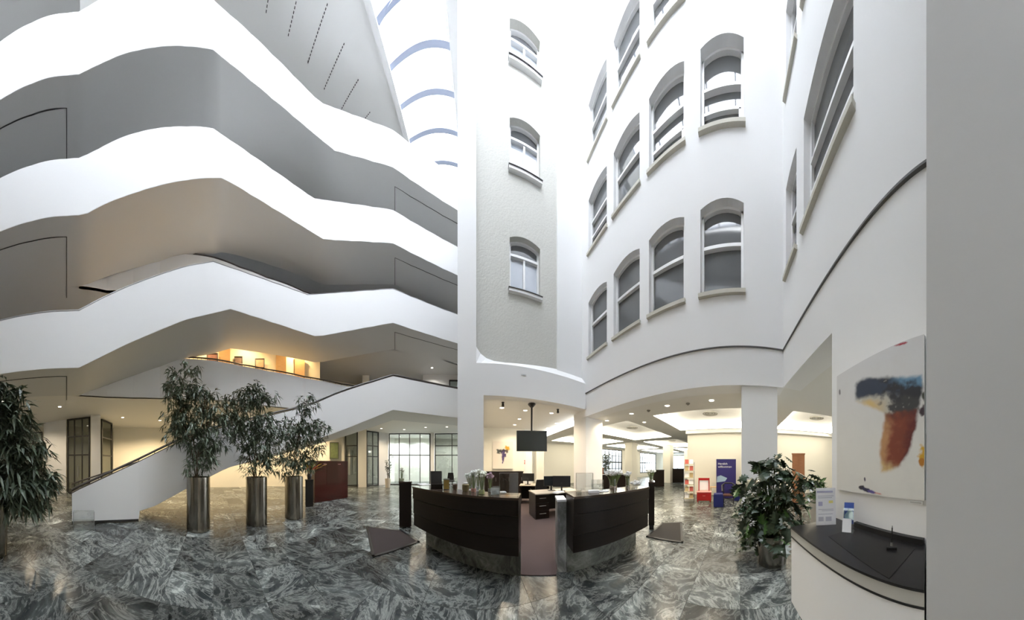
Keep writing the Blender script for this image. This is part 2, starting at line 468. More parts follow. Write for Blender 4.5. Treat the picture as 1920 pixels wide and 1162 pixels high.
for k, (z0, zs) in enumerate(((7.18, 8.90), (11.07, 12.75), (14.55, 15.95))):   # dark flashing line on each tower sill
    struct(MB().box((1.575, VT - 0.06, z0 + 0.008), (1.16, 0.13, 0.016)).build('trim_%d' % (4 + k), MATS['dark sheet metal'] if 'dark sheet metal' in MATS else plain('dark sheet metal', (0.10, 0.10, 0.10), 0.5)), 'dark metal flashing on a tower window sill')

# near grey pier at the right end of the view
c1 = P(1737, 0.80); c2 = P(1737, 1.62); c3 = P(1938, 1.62); c4 = P(1938, 0.86)
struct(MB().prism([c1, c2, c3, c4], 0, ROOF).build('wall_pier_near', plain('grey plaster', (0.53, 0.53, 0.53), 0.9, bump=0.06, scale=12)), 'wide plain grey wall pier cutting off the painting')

# ---- stairs -------------------------------------------------------------------------------
#  distance of the inner parapet face over the pixel column, and pixel rows of each parapet's top and bottom line
DK = [(-60, 5.05), (0, 4.70), (45, 4.54), (96, 4.43), (148, 4.40), (400, 4.85), (580, 6.80), (737, 7.70), (800, 8.35), (862, 9.05)]
def interp(tab, x):
    for (x0, y0), (x1, y1) in zip(tab[:-1], tab[1:]):
        if x <= x1: return y0 + (y1 - y0) * (x - x0) / (x1 - x0)
    return tab[-1][1]
XS = [-60, -20, 20, 60, 100, 125, 148, 165, 185, 205, 230, 260, 290, 320, 350, 380, 400, 415, 432, 470, 510, 550, 577, 590, 606, 628, 660, 700, 737, 770, 800, 830, 862]
def lev(tab, land):
    out = []
    for x in XS:
        D = interp(DK, x); out.append(P(x, D, ZZ(interp(tab, x), D)))
    for i, x in enumerate(XS):                     # landings are level
        if land and x < 148: out[i].z = out[XS.index(148)].z
        if x > 737: out[i].z = out[XS.index(737)].z
    return out
FL = []
FL.append(dict(top=lev([(135, 925), (148, 918), (260, 866), (300, 846), (346, 824), (400, 806), (480, 786), (580, 761), (640, 735), (737, 705), (862, 731)], False), bot=None))
FL.append(dict(top=lev([(0, 601), (148, 583), (193, 559), (241, 537), (293, 518), (344, 501), (400, 491), (577, 553), (737, 542), (862, 592)], True),
               bot=lev([(0, 697), (148, 689), (241, 643), (344, 600), (432, 579), (594, 631), (737, 605), (862, 645)], True)))
FL.append(dict(top=lev([(0, 330), (148, 296), (172, 286), (220, 260), (275, 243), (327, 237), (396, 238), (588, 372), (743, 395), (862, 463)], True),
               bot=lev([(0, 428), (148, 403), (160, 402), (196, 382), (241, 365), (310, 344), (372, 334), (418, 333), (608, 449), (738, 456), (862, 518)], True)))
FL.append(dict(top=lev([(0, 76), (148, 22), (186, 0), (230, -28), (275, -42), (330, -46), (370, -26), (400, 0), (480, 72), (600, 192), (737, 244), (862, 343)], True),
               bot=lev([(0, 182), (148, 139), (172, 127), (224, 103), (275, 90), (327, 85), (372, 88), (400, 93), (440, 126), (627, 282), (739, 314), (862, 398)], True)))
def outw(p, d):
    q = Vector((p.x, p.y, 0)); return p + q.normalized() * d
SW = 1.75
def subdiv(ps, n=6):
    out = []
    for a, b in zip(ps[:-1], ps[1:]): out += [a.lerp(b, i / n) for i in range(n)]
    return out + [ps[-1]]
STL = ['white staircase at the bottom rising from the marble floor behind the steel planters',
       'white folded staircase parapet one storey above the planters',
       'white folded staircase parapet two storeys up, third from the floor',
       'topmost white staircase parapet under the grey roof']
for k, f in enumerate(FL):
    st = thing('staircase', STL[k], 'staircase', (f['top'][0].x, f['top'][0].y, 0), 0, 'flights of the atrium staircase')
    O = Vector(st.location)
    if k == 0:
        i0 = XS.index(148)
        start = P(135, 4.40, ZZ(925, 4.40))
        tops = [start] + f['top'][i0:]
        bt = [(262, 963), (300, 943), (349, 916), (425, 877), (520, 848), (640, 807), (737, 768), (862, 781)]
        bots = [Vector((start.x, start.y, 0.02))]
        for x, t in zip(XS[i0:], f['top'][i0:]):
            D = interp(DK, x); z = 0.02 if x <= 260 else max(0.02, ZZ(interp(bt, x), D))
            bots.append(Vector((t.x, t.y, z)))
            if x == 260: foot_i = len(bots)
        for i in range(len(bots)):
            if i and XS[i0 + i - 1] > 737: bots[i].z = bots[1 + XS.index(737) - i0].z
        q = tops[foot_i - 1].lerp(tops[foot_i], .06); tops.insert(foot_i, q); bots.insert(foot_i, Vector((q.x, q.y, .30)))
    else:
        tops = f['top']; bots = f['bot']
    f['T'] = tops; f['B'] = bots
    m = MB().bar4([b - O for b in bots], [outw(b, .12) - O for b in bots], [outw(t, .12) - O for t in tops], [t - O for t in tops])
    m.build('parapet', WHITE, st, True)
    # the flight itself: smooth soffit slab from the parapet outwards
    s0 = foot_i if k == 0 else 0
    bb = bots[s0:]; up = Vector((0, 0, 0.22))
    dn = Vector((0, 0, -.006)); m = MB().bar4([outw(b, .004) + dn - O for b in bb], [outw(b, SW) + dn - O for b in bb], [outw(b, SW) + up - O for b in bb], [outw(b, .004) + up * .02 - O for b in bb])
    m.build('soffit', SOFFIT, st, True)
    hp = [outw(t, 0.06) + Vector((0, 0, 0.06 if k else 0.09)) - O for t in tops]
    m = MB().tube(hp, 0.028 if k else 0.035, 6)
    for q in hp[::2]: m.tube([q - Vector((0, 0, 0.1)), q], 0.012, 5)
    m.build('handrail', RAIL if k == 0 else SRAIL, st, True)
    if k == 0:
        m = MB()
        # outer stringer wall seen above the parapet on the far side, and its rail
        oo = [outw(t, SW) + Vector((0, 0, 0.05)) for t in tops[:18]]
        m.tube([p - O for p in oo], 0.03, 6)
        for q in oo: m.tube([q - O - Vector((0, 0, 0.75)), q - O], 0.012, 5)
        m.build('far_handrail', RAIL, st, True)
        m = MB(); u = Vector((0, 0, .025))
        for a, b in zip(tops[:-1], tops[1:]): m.hexa([a - O, b - O, outw(b, .12) - O, outw(a, .12) - O], [a + u - O, b + u - O, outw(b, .12) + u - O, outw(a, .12) + u - O])
        m.build('coping', RAIL, st)
        m = MB(); u = Vector((0, 0, .06))
        for a, b in zip(bots[:6], bots[1:7]):
            ia, ib = outw(a, -0.012), outw(b, -0.012)
            m.hexa([ia - O, ib - O, b - O, a - O], [ia + u - O, ib + u - O, b + u - O, a + u - O])
        m.build('skirting', DARKFR, st)
        # treads, hidden behind the parapet from the eye
        n = 26
        line = tops[6:XS.index(737) - XS.index(148) + 2]
        for i, p in enumerate(line[:-1]):
            q = line[i + 1]
            z = p.z - 0.98
            a1, b1, a2, b2 = outw(p, 0.13), outw(q, 0.13), outw(p, SW - 0.02), outw(q, SW - 0.02)
            for v in (a1, b1, a2, b2): v.z = z
            d = Vector((0, 0, 0.14))
            MB().hexa([a1 - d - O, b1 - d - O, b2 - d - O, a2 - d - O], [a1 - O, b1 - O, b2 - O, a2 - O]).build('tread', STONE, st)
    # shadow joints in the landing soffits
    if k:
        i1 = XS.index(125); i2 = XS.index(737); dz = Vector((0, 0, -0.010)); m = MB()
        m.tube([outw(q, 0.40) + dz - O for q in bots[:i1 + 1]] + [outw(bots[i1], SW + 0.4) + dz - O], 0.012, 4)
        m.build('shadow_joint', GROOVE, st); m = MB()
        m.tube([outw(q, 0.5) + dz - O for q in reversed(bots[i2 + 1:])] + [outw(bots[i2].lerp(bots[i2 + 1], .1), 0.5) + dz - O, outw(bots[i2].lerp(bots[i2 + 1], .1), SW) + dz - O], 0.012, 4)
        m.build('shadow_joint', GROOVE, st)

# ---- galleries: slabs and parapets behind the stairs
OUT = [(-100, 7.0), (148, 6.15), (200, 6.3), (250, 6.38), (300, 6.42), (355, 6.44), (400, 6.55), (450, 6.88), (500, 7.25), (570, 7.85), (640, 8.55), (700, 9.2), (740, 9.5), (862, 11.0)]
EDGE = [(-100, 11.5), (20, 11.5), (122, 11.0), (215, 12.4), (340, 12.8), (500, 13.0), (650, 13.3), (740, 16), (905, 17.5)]
WEST = [P(*q) for q in EDGE]
def ring(z0, z1, name, mat, label):
    inner = [P(x, D) for x, D in OUT]
    outer = [P(-100, 11.5), P(122, 11.2), P(180, 11.6), P(230, 12.0), P(290, 12.4), P(340, 12.8), P(400, 12.9), P(450, 13), P(500, 13.1), P(570, 13.2), P(640, 13.3), P(700, 14.5), P(740, 16), P(862, 17)]
    m = MB()
    for i in range(len(inner) - 1):
        a, b, c, d = inner[i], inner[i + 1], outer[i + 1], outer[i]
        m.hexa([Vector((q.x, q.y, z0)) for q in (a, b, c, d)], [Vector((q.x, q.y, z1)) for q in (a, b, c, d)])
    return struct(m.build(name, mat), label)
CL1, CL2, CL3 = 4.12, 8.12, 12.0
ring(CL1, CL1 + 0.35, 'floor_gallery', CEIL, 'gallery slab and cream ceiling of the ground floor')
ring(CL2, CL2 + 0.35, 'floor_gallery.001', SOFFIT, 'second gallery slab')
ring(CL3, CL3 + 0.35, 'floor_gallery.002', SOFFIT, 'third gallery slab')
for k, (z, x1, lab) in enumerate(((CL1, 700, 'white gallery parapet behind the planters with a warm lit room above'), (CL2, 862, 'grey white gallery parapet one storey higher'), (CL3, 862, 'upper gallery parapet hidden behind the top flight'))):
    pts = [P(x, D - 0.02, z) for x, D in OUT if 100 < x <= x1]
    m = MB()
    for a, b in zip(pts[:-1], pts[1:]):
        u = Vector((0, 0, 1.50))
        m.hexa([a, b, outw(b, 0.12), outw(a, 0.12)], [a + u, b + u, outw(b, 0.12) + u, outw(a, 0.12) + u])
    gp = struct(m.build('wall_gallery', WHITE), lab)
    gr = MB()
    hp = [outw(a, 0.06) + Vector((0, 0, 1.60)) for a in pts]
    gr.tube(hp, 0.028, 6)
    for q in subdiv(hp, 6): gr.tube([q - Vector((0, 0, 0.12)), q], 0.01, 5)
    gr.build('handrail', RAIL, gp, True)

# ---- perimeter walls of the left half
def wall_run(name, pts, z0, z1, mat, label, th=0.2):
    m = MB()
    for a, b in zip(pts[:-1], pts[1:]):
        a2, b2 = outw(a, th), outw(b, th)
        m.hexa([Vector((q.x, q.y, z0)) for q in (a, b, b2, a2)], [Vector((q.x, q.y, z1)) for q in (a, b, b2, a2)])
    return struct(m.build(name, mat), label)
wall_run('wall_west', [P(x, D + 0.02) for x, D in EDGE], 0, ROOF, CREAM, 'cream outer wall around the stairs')
GB = [(280, 8.0), (400, 8.35), (600, 9.75)]
# first floor back wall with warm light
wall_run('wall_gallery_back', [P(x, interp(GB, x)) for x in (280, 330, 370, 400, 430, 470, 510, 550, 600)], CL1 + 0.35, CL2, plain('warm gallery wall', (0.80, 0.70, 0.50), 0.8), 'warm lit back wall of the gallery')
wall_run('wall_gallery_side', [P(793, 12.2), P(905, 12.6)], CL1 + 0.35, CL2, WHITE, 'white wall beside the glass door of the upper landing')

# ---- roof: grey slab with a glazed barrel slot, glass over the core
RZ = ROOF; OC0 = 3.6
legs = [Vector((-3.69, 4.26)), Vector((-3.67, 5.16)), Vector((-3.62, 6.06)), Vector((-3.57, 6.96)), Vector((-3.52, 7.87)), Vector((-3.46, 8.8)), Vector((-3.40, 9.8))]
RV = Vector((2.55, 0.55))
core = [(-1.5, -5.2), (-3.0, -3.2), (-4.0, -1.0), (-3.85, 1.5), (-3.74, 3.36)] 
outer = [(q.x * 1.05, q.y * 1.05) for q in WEST]
slabL = [tuple(p) for p in outer] 
left_poly = [(outer[0][0], outer[0][1])] + [(-1.5, -5.2), (-3.0, -3.2), (-4.0, -1.0), (-3.85, 1.5)] + [(l.x, l.y) for l in legs] + [(-3.3, 17.5)] + [o for o in reversed(outer[1:-1])]
ov, T = flat_with_holes(left_poly, [])
m = MB(); m.add([(p[0], p[1], RZ) for p in ov], T)
roof = struct(m.build('ceiling', plain('roof ceiling paint', (0.86, 0.86, 0.85), 0.9)), 'pale grey sloping roof ceiling with perforated strips')
# dotted air slots in the ceiling
for v in (1.9, 2.8, 3.7, 4.55, 5.4, 6.25, 7.1):
    m = MB()
    for i in range(16): m.box((-5.85 + i * 0.075, v + 0.02 * i / 3, RZ - 0.004), (0.045, 0.028, 0.006))
    m.build('air_slot', GROOVE, roof)
# white kerb along the slot
m = MB()
A = [(l.x - .04, l.y, RZ - .16) for l in legs]; B = [(l.x + .16, l.y, RZ - .16) for l in legs]
m.bar4(A, B, [(x, y, RZ + .4) for x, y, _ in B], [(x, y, RZ + .4) for x, y, _ in A])
m.build('kerb', WHITE, roof)
# lower ceiling over the topmost landing at the far left
xs = [-60, -20, 20, 60, 100, 125, 150]
m = MB(); zl = 15.7
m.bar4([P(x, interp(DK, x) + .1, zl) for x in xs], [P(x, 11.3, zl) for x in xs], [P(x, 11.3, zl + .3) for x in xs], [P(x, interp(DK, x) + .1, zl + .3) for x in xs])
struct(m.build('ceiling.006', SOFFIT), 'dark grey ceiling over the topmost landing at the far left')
# right strip of the roof between slot and pier
rl = [l + RV for l in legs]
strip = [(l.x, l.y) for l in rl] + [(0.3, 10.4), (0.3, 5.3), (-0.62, 5.3), (-0.62, 4.2)]
m = MB().prism(strip, RZ, RZ + 0.2)
struct(m.build('ceiling.001', MATS['roof ceiling paint']), 'narrow grey ceiling strip beside the tall pier')
struct(MB().prism([(-6, 9.8), (0.35, 10.3), (0.35, 19), (-6, 19)], RZ + 0.02, RZ + 0.2).build('ceiling.005', MATS['roof ceiling paint']), 'grey ceiling at the far end of the stairwell')
struct(MB().box((0.08, 12.0, (OC0 + ROOF) / 2), (0.2, 12.6, ROOF - OC0)).build('wall_tower_side', WHITE), 'white side wall of the tower facing the stairs')
# barrel glazing: ribs and panes
sky = thing('skylight', 'barrel skylight with blue grey curved ribs over the stairwell', 'skylight', (-2.4, 7, RZ)); sky['kind'] = 'structure'
O = Vector(sky.location)
def vaultp(l, t, up=0.0): return Vector((l.x + RV.x * t, l.y + RV.y * t, RZ + 0.05 + 0.30 * math.sin(math.pi * min(1, t * 0.8)) + up))
for l in legs:
    m = MB(); n = 14
    for i in range(n):
        a, b = i / n, (i + 1) / n
        for (dy0, dy1, d0, d1) in ((-0.07, 0.07, -0.16, 0.0),):
            A = [vaultp(l, a, d0), vaultp(l, b, d0)]; B = [vaultp(l, a, d1 + 0.06), vaultp(l, b, d1 + 0.06)]
            y0, y1 = Vector((0, dy0, 0)), Vector((0, dy1, 0))
            m.hexa([A[0] + y0 - O, A[1] + y0 - O, A[1] + y1 - O, A[0] + y1 - O], [B[0] + y0 - O, B[1] + y0 - O, B[1] + y1 - O, B[0] + y1 - O])
    m.build('rib', ROOFST, sky)
for l1, l2 in zip(legs[:-1], legs[1:]):
    m = MB(); n = 10
    for i in range(n):
        a, b = i / n, (i + 1) / n
        m.quad(vaultp(l1, a, .06) - O, vaultp(l1, b, .06) - O, vaultp(l2, b, .06) - O, vaultp(l2, a, .06) - O)
    m.build('pane', ROOFGL, sky, True)
m = MB()
for t in (0.02, 0.98):
    m.tube([vaultp(l, t) - O for l in legs], 0.03, 6)
m.build('purlin', ROOFST, sky)
# glass over the core of the atrium
gl = thing('skylight', 'large flat glass roof over the core of the atrium', 'skylight', (0, 0, RZ)); gl['kind'] = 'structure'
u = -3.6
for i in range(6):
    a, b = -3.72 + i * 1.26, -3.72 + (i + 1) * 1.26
    for j in range(-2, 7):
        c, d = -3.6 + j * 1.27, -3.6 + (j + 1) * 1.27
        if b < -0.6 and d > 4.3: continue
        MB().box(((a + b) / 2, (c + d) / 2, 0.10), (b - a - 0.06, d - c - 0.06, 0.012)).build('pane', ROOFGL, gl)
for i in range(7): MB().box((-3.72 + i * 1.26, -0.42, 0.08), (0.06, 11.44, 0.12)).build('glazing_bar', ROOFST, gl)
for j in range(-2, 8): MB().box((0.06, -3.6 + j * 1.27, 0.08), (7.6, 0.06, 0.12)).build('glazing_bar', ROOFST, gl)

# ---- hall and reception bay behind the facade
HC = 3.37                                   # hall ceiling
coffers = [(5.35, 8.2, -0.6, 3.05), (5.35, 9.8, 4.27, 7.1), (5.35, 9.8, 8.2, 11.2), (10.9, 15.6, 4.27, 7.1), (10.9, 15.6, 8.2, 11.2), (16.7, 21.4, 4.27, 7.1), (16.7, 21.4, 8.2, 11.2),
           (5.35, 8.2, -4.9, -1.75)]
outer = [(UA + 0.44, -7), (27, -7), (27, 12.6), (UA + 0.44, 12.6)]
def rect(a, b, c, d): return [(a, c), (b, c), (b, d), (a, d)]
ov, T = flat_with_holes(outer, [rect(*c) for c in coffers])
m = MB(); m.add([(p[0], p[1], HC) for p in ov], T)
hceil = struct(m.build('ceiling.002', CEIL), 'cream hall ceiling with glowing coffers')
for a, b, c, d in coffers:
    q = [(a, c), (b, c), (b, d), (a, d)]
    m = MB()
    for i in range(4):
        p, r = q[i], q[(i + 1) % 4]
        m.quad((p[0], p[1], HC), (r[0], r[1], HC), (r[0], r[1], HC + 0.32), (p[0], p[1], HC + 0.32))
    cf = m.build('cove_light', COVE, hceil)
    MB().quad((a, c, HC + 0.32), (b, c, HC + 0.32), (b, d, HC + 0.32), (a, d, HC + 0.32)).build('coffer_top', WHITE, hceil)
    g = MB(); cx, cy = (a + b) / 2, (c + d) / 2
    for r in (0.12, 0.22, 0.32): g.lathe([(r, -0.02), (r, 0.0), (r - 0.05, 0.0), (r - 0.05, -0.02)], (cx, cy, HC + 0.31), 20, False, False)
    tag(g.build('air_diffuser', plain('grey vent metal', (0.45, 0.44, 0.40), 0.5), hceil), None)
struct(MB().box((8.75, -2.1, HC / 2), (0.3, 9.8, HC)).build('wall_hall', CREAM), 'cream wall behind the blue poster')
# soffit drop along that wall
struct(MB().box((8.45, -2.1, HC - 0.09), (0.3, 9.8, 0.18)).build('trim_7', CEIL), 'ceiling drop above the cream wall')
holed_wall('wall_hall_end', (27.0, 0, 0), Vector((0, 1, 0)), Vector((-1, 0, 0)), [(-7, 0), (13, 0), (13, HC + .4), (-7, HC + .4)], [[(9.4, .8), (11.8, .8), (11.8, 3.2), (9.4, 3.2)]], .2, .2001, CREAM, 'far end wall of the hall with a bright window')
struct(MB().box((15.4, -7.1, HC / 2), (23.6, 0.2, HC)).build('wall_hall_south', CREAM), 'cream wall beyond the passage')
# long north wall of the hall with two lattice windows
LW = [(10.9, 14.6, 0.5, 3.25), (18.2, 22.6, 0.5, 3.25)]
holed_wall('wall_hall_north', (0, 12.4, 0), Vector((1, 0, 0)), Vector((0, -1, 0)), [(0.2, 0), (27, 0), (27, HC + 0.5), (0.2, HC + 0.5)], [[(a, c), (b, c), (b, d), (a, d)] for a, b, c, d in LW], 0.2, 0.22, CREAM, 'cream far wall of the hall with lattice windows')
for k, (a, b, c, d) in enumerate(LW):
    WN[0] += 1
    e = thing('window_%d' % WN[0], ('wide dark lattice window left of the far hall column', 'dark lattice window right of the far hall column')[k], None, ((a + b) / 2, 12.45, c)); e['kind'] = 'structure'
    w2, hh = (b - a) / 2, d - c
    m = MB()
    for s in (-1, 1): m.box((s * (w2 - .05), 0, hh / 2), (0.1, 0.1, hh))
    m.box((0, 0, .05), (2 * w2, .1, .1)); m.box((0, 0, hh - .05), (2 * w2, .1, .1)); m.build('frame', DARKFR, e)
    for i in range(1, 7): MB().box((-w2 + 2 * w2 * i / 7, 0, hh / 2), (0.05, 0.06, hh - 0.2)).build('glazing_bar', DARKFR, e)
    for i in range(1, 4): MB().box((0, 0, hh * i / 4), (2 * w2 - .2, 0.06, 0.05 if i != 2 else 0.12)).build('glazing_bar', DARKFR, e)
    MB().box((0, 0.04, hh / 2), (2 * w2 - .1, 0.012, hh - .1)).build('pane', CLEAR, e)
WN[0] += 1
e = thing('window_%d' % WN[0], 'bright window at the far end of the hall', None, (27.1, 10.6, .8)); e['kind'] = 'structure'
for sy in (-1, 1): MB().box((0, sy * 1.17, 1.2), (.1, .06, 2.4)).build('frame_bar', FRAMEW, e)
for z in (.03, 1.2, 2.37): MB().box((0, 0, z), (.1, 2.3, .06)).build('frame_bar', FRAMEW, e)
MB().box((0, 0, 1.2), (.08, .05, 2.3)).build('mullion', FRAMEW, e); MB().box((.02, 0, 1.2), (.012, 2.3, 2.3)).build('pane', CLEAR, e)
struct(MB().box((16, 16.5, 1.7), (20, 0.2, 3.6)).build('wall_street', plain('street facade', (0.42, 0.40, 0.42), 0.9, vary=0.3, scale=1.2)), 'pale house front seen through the lattice windows')
for k, (x, D) in enumerate(((1183.5, 13.6), (1253, 15.2), (1290, 20))):
    p = P(x, D); struct(MB().box((p.x, p.y, HC / 2), (0.72, 0.72, HC)).build('wall_hall_column', CREAM), ('cream hall column between the lattice windows', 'cream hall column right of the lattice windows', 'cream column at the far end of the hall')[k])

# space beyond the passage, and the closing wall behind the viewer
struct(MB().prism([PB(1.05, DB + .2, 0), (1.15, -7.1), (4.9, -7.1), (4.9, -0.95), (UA + .02, -0.95), PB(3.6, DB + .2, 0)], HC + .004, HC + .3).build('ceiling.004', CEIL), 'cream ceiling beyond the passage')
struct(MB().box((1.25, -4.5, HC / 2), (0.2, 5.2, HC)).build('wall_passage', CREAM), 'cream wall beyond the passage, left')
m = MB(); a, b = P(1884, 1.64), P(1884, 12.2); a2, b2 = P(1872, 1.64), P(1872, 12.2)
struct(MB().prism([a, b, b2, a2], 0, ROOF).build('wall_behind', WHITE), 'white wall behind the viewer')
# reception bay: ceiling, walls, carpet
OC = 3.64
struct(MB().box((2.1, 8.8, OC + 0.1), (4.4, 7.2, 0.2)).build('ceiling.003', CEIL), 'cream ceiling over the reception desks')
struct(MB().box((0.13, 7.6, OC / 2), (0.16, 4.0, OC)).build('wall_reception_left', CREAM), 'left side wall of the reception bay')
struct(MB().box((1.45, 9.4, OC / 2), (2.5, 0.2, OC)).build('wall_reception_back', CREAM), 'cream back wall of the reception with a small painting')
struct(MB().box((2.85, 10.6, OC / 2), (0.8, 2.2, OC)).build('wall_reception_niche', WHITE), 'pale wall block behind the reception desks')
struct(MB().box((3.75, 9.7, OC / 2), (0.5, 0.5, OC)).build('wall_reception_column', CREAM), 'cream column right of the pale wall block')
carp = [P(977, 2.36), P(1043, 2.36), P(1050, 3.2), P(1150, 4.4), (UA, 9.2, 0), (0.3, 9.2, 0), P(900, 4.6), P(960, 3.2)]
struct(MB().prism([(q[0], q[1]) for q in carp], 0.0, 0.012).build('floor_carpet', plain('mauve carpet', (0.075, 0.052, 0.052), 0.98, bump=0.6, scale=150, vary=0.15)), 'mauve carpet between the two counters')


# ---- glazed partitions on the ground floor
def partition(name_label, x0, D0, x1, D1, z1, nx, zbars, tint=None, z0=0.0, door=False):
    WN[0] += 1
    a, b = P(x0, D0), P(x1, D1); mid = (a + b) / 2
    e = thing('window_%d' % WN[0], name_label, None, mid); e['kind'] = 'structure'
    d = (b - a); Ln = d.length; rz = math.atan2(d.y, d.x); e.rotation_euler = (0, 0, rz)
    m = MB()
    for s in (-1, 1): m.box((s * (Ln / 2 - .04), 0, (z0 + z1) / 2), (.08, .08, z1 - z0))
    m.box((0, 0, z1 - .04), (Ln, .08, .08)); m.box((0, 0, z0 + .04), (Ln, .08, .08)); m.build('frame', DARKFR, e)
    for i in range(1, nx): MB().box((-Ln / 2 + Ln * i / nx, 0, (z0 + z1) / 2), (.06, .06, z1 - z0 - .1)).build('mullion', DARKFR, e)
    for zb in zbars: MB().box((0, 0, zb), (Ln - .1, .06, .07)).build('transom', DARKFR, e)
    zz = [z0 + .06] + list(zbars) + [z1 - .06]
    for i in range(nx):
        for p, q in zip(zz[:-1], zz[1:]):
            MB().box((-Ln / 2 + Ln * (i + .5) / nx, .01, (p + q) / 2), (Ln / nx - .05, .008, q - p - .05)).build('pane', tint or CLEAR, e)
    if door:
        m = MB().tube([(0, -.07, .9), (0, -.07, 1.5)], .02, 6); m.build('door_pull', SRAIL, e)
    return e
GREYGL = glass('grey glass', tint=(0.55, 0.58, 0.56), refl=0.14)
partition('tall dark framed glass entrance left of the white pillar', 126, 9.3, 169, 8.8, CL1 - 0.03, 3, (2.1, 3.1), GREYGL, door=True)
partition('narrow glass panel right of the white pillar by the stair foot', 190, 9.2, 210, 10.2, CL1 - 0.03, 1, (2.1, 3.1), GREYGL)
partition('dark framed window behind the plant at the left edge', 24, 10.6, 80, 10.3, 3.6, 3, (2.1, 2.9), CLEAR, 0.3)
partition('glass panel left of the cream column behind the red stand', 647, 12.6, 671, 12.3, CL1 - 0.03, 1, (2.2, 3.0), GREYGL)
partition('dark glass door right of the cream column', 687, 12.3, 710, 12.9, CL1 - 0.03, 2, (2.2, 3.0), GREYGL, door=True)
partition('wide bright glass office front behind the small potted plant', 729, 13.4, 807, 13.4, CL1 - 0.03, 4, (2.35,), CLEAR)
partition('glass office front beside the tall white pier', 815, 13.4, 880, 13.4, CL1 - 0.03, 2, (2.35, 3.1), GREYGL)
def pillar(x, D, wd, z1, lab, mat=CREAM):
    p = P(x, D); a = az(x)
    return struct(MB().box((p.x, p.y, z1 / 2), (wd, wd * .8, z1), -a).build('wall_pillar', mat), lab)
pillar(179.5, 8.75, 0.5, CL1, 'white pillar beside the glass entrance', WHITE)
pillar(679.5, 12.1, 0.58, CL1, 'cream pillar behind the red stand')
wall_run('wall_entrance', [P(82, 10.2), P(124, 9.4)], 0, CL1, WHITE, 'white wall strip left of the glass entrance')
wall_run('wall_office', [P(710, 13.0), P(728, 13.4)], 0, CL1, WHITE, 'white wall strip left of the bright office')
wall_run('wall_office_post', [P(807, 13.4), P(814, 13.4)], 0, CL1, WHITE, 'white post between the two offices')
wall_run('wall_under_stair', [P(212, 11.5), P(340, 12.0), P(500, 12.4), P(646, 12.7)], 0, CL1, CREAM, 'warm cream wall under the stairs')
# upper landing: glass door and pillar
WN0 = WN[0]
partition('dark framed glass door on the upper landing beside the pier', 842, 12.1, 880, 12.2, 7.7, 2, (6.7,), CLEAR, CL1 + .35)
p = P(686, 12.4); struct(MB().box((p.x, p.y, (CL1 + CL2) / 2 + .15), (.5, .5, CL2 - CL1 - .4), -az(686)).build('wall_pillar', CREAM), 'cream pillar on the upper landing')
wall_run('wall_landing_dark', [P(648, 13.0), P(700, 13.1)], CL1 + .35, CL2 - .6, plain('dark glass band', (0.05, 0.055, 0.06), 0.2), 'dark glazing behind the upper landing')

# ================================================================ LAMPS
def downlight(p, zc, power, label, col=(1.0, 0.82, 0.58), r=0.09):
    e = thing('downlight', label, 'ceiling light', (p.x, p.y, zc), 0, 'recessed ceiling spots')
    MB().lathe([(r, -0.012), (r, 0.0), (r * .8, 0.0), (r * .8, -0.012)], (0, 0, 0), 20, False, False).build('trim_ring', FRAMEW, e)
    MB().lathe([(r * .8, -0.006), (r * .8, -0.002)], (0, 0, 0), 20).build('lens', LAMP, e)
    ld = bpy.data.lights.new('downlight', 'SPOT'); ld.energy = power * WARM; ld.color = col; ld.spot_size = R(150); ld.spot_blend = 0.7; ld.shadow_soft_size = 0.08; ld.specular_factor = 0.25
    lo_ = bpy.data.objects.new('lamp', ld); COL.objects.link(lo_); lo_.parent = e; lo_.location = (0, 0, -0.03)
    return e
dl = [(112, 762, CL1, 'left of the glass entrance'), (57, 780, CL1, 'above the plant at the left edge'), (4, 752, CL1, 'at the far left ceiling edge'),
      (775, 787, CL1, 'under the landing, nearest left of the pier'), (811, 783, CL1, 'under the landing, close to the pier'), (715, 803, CL1, 'above the small potted plant'),
      (758, 805, CL1, 'in front of the bright office'), (798, 801, CL1, 'in front of the bright office, right one'), (838, 800, CL1, 'in front of the office beside the pier'),
      (941, 764, OC, 'in the reception ceiling, front left'), (985, 769, OC, 'in the reception ceiling beside the screen pole'), (974, 785, OC, 'in the reception ceiling left of the screen'),
      (965, 796, OC, 'in the reception ceiling near the small painting'), (1034, 774, OC, 'in the reception ceiling, front right'), (1043, 793, OC, 'in the reception ceiling, middle right'), (1027, 802, OC, 'in the reception ceiling, back right'),
      (1334, 750, HC, 'in the hall ceiling, brightest one before the coffer'), (1251, 760, HC, 'in the hall ceiling left of the brightest one'), (1184, 775, HC, 'in the hall ceiling before the second coffer'), (1138, 788, HC, 'in the hall ceiling near the reception column'),
      (1208, 791, HC, 'in the hall ceiling between the coffers')]
for x, y, z, l in dl:
    downlight(PZ(x, y, z), z, 60 if z != CL1 else 90, 'added unseen ceiling spot ' + l)
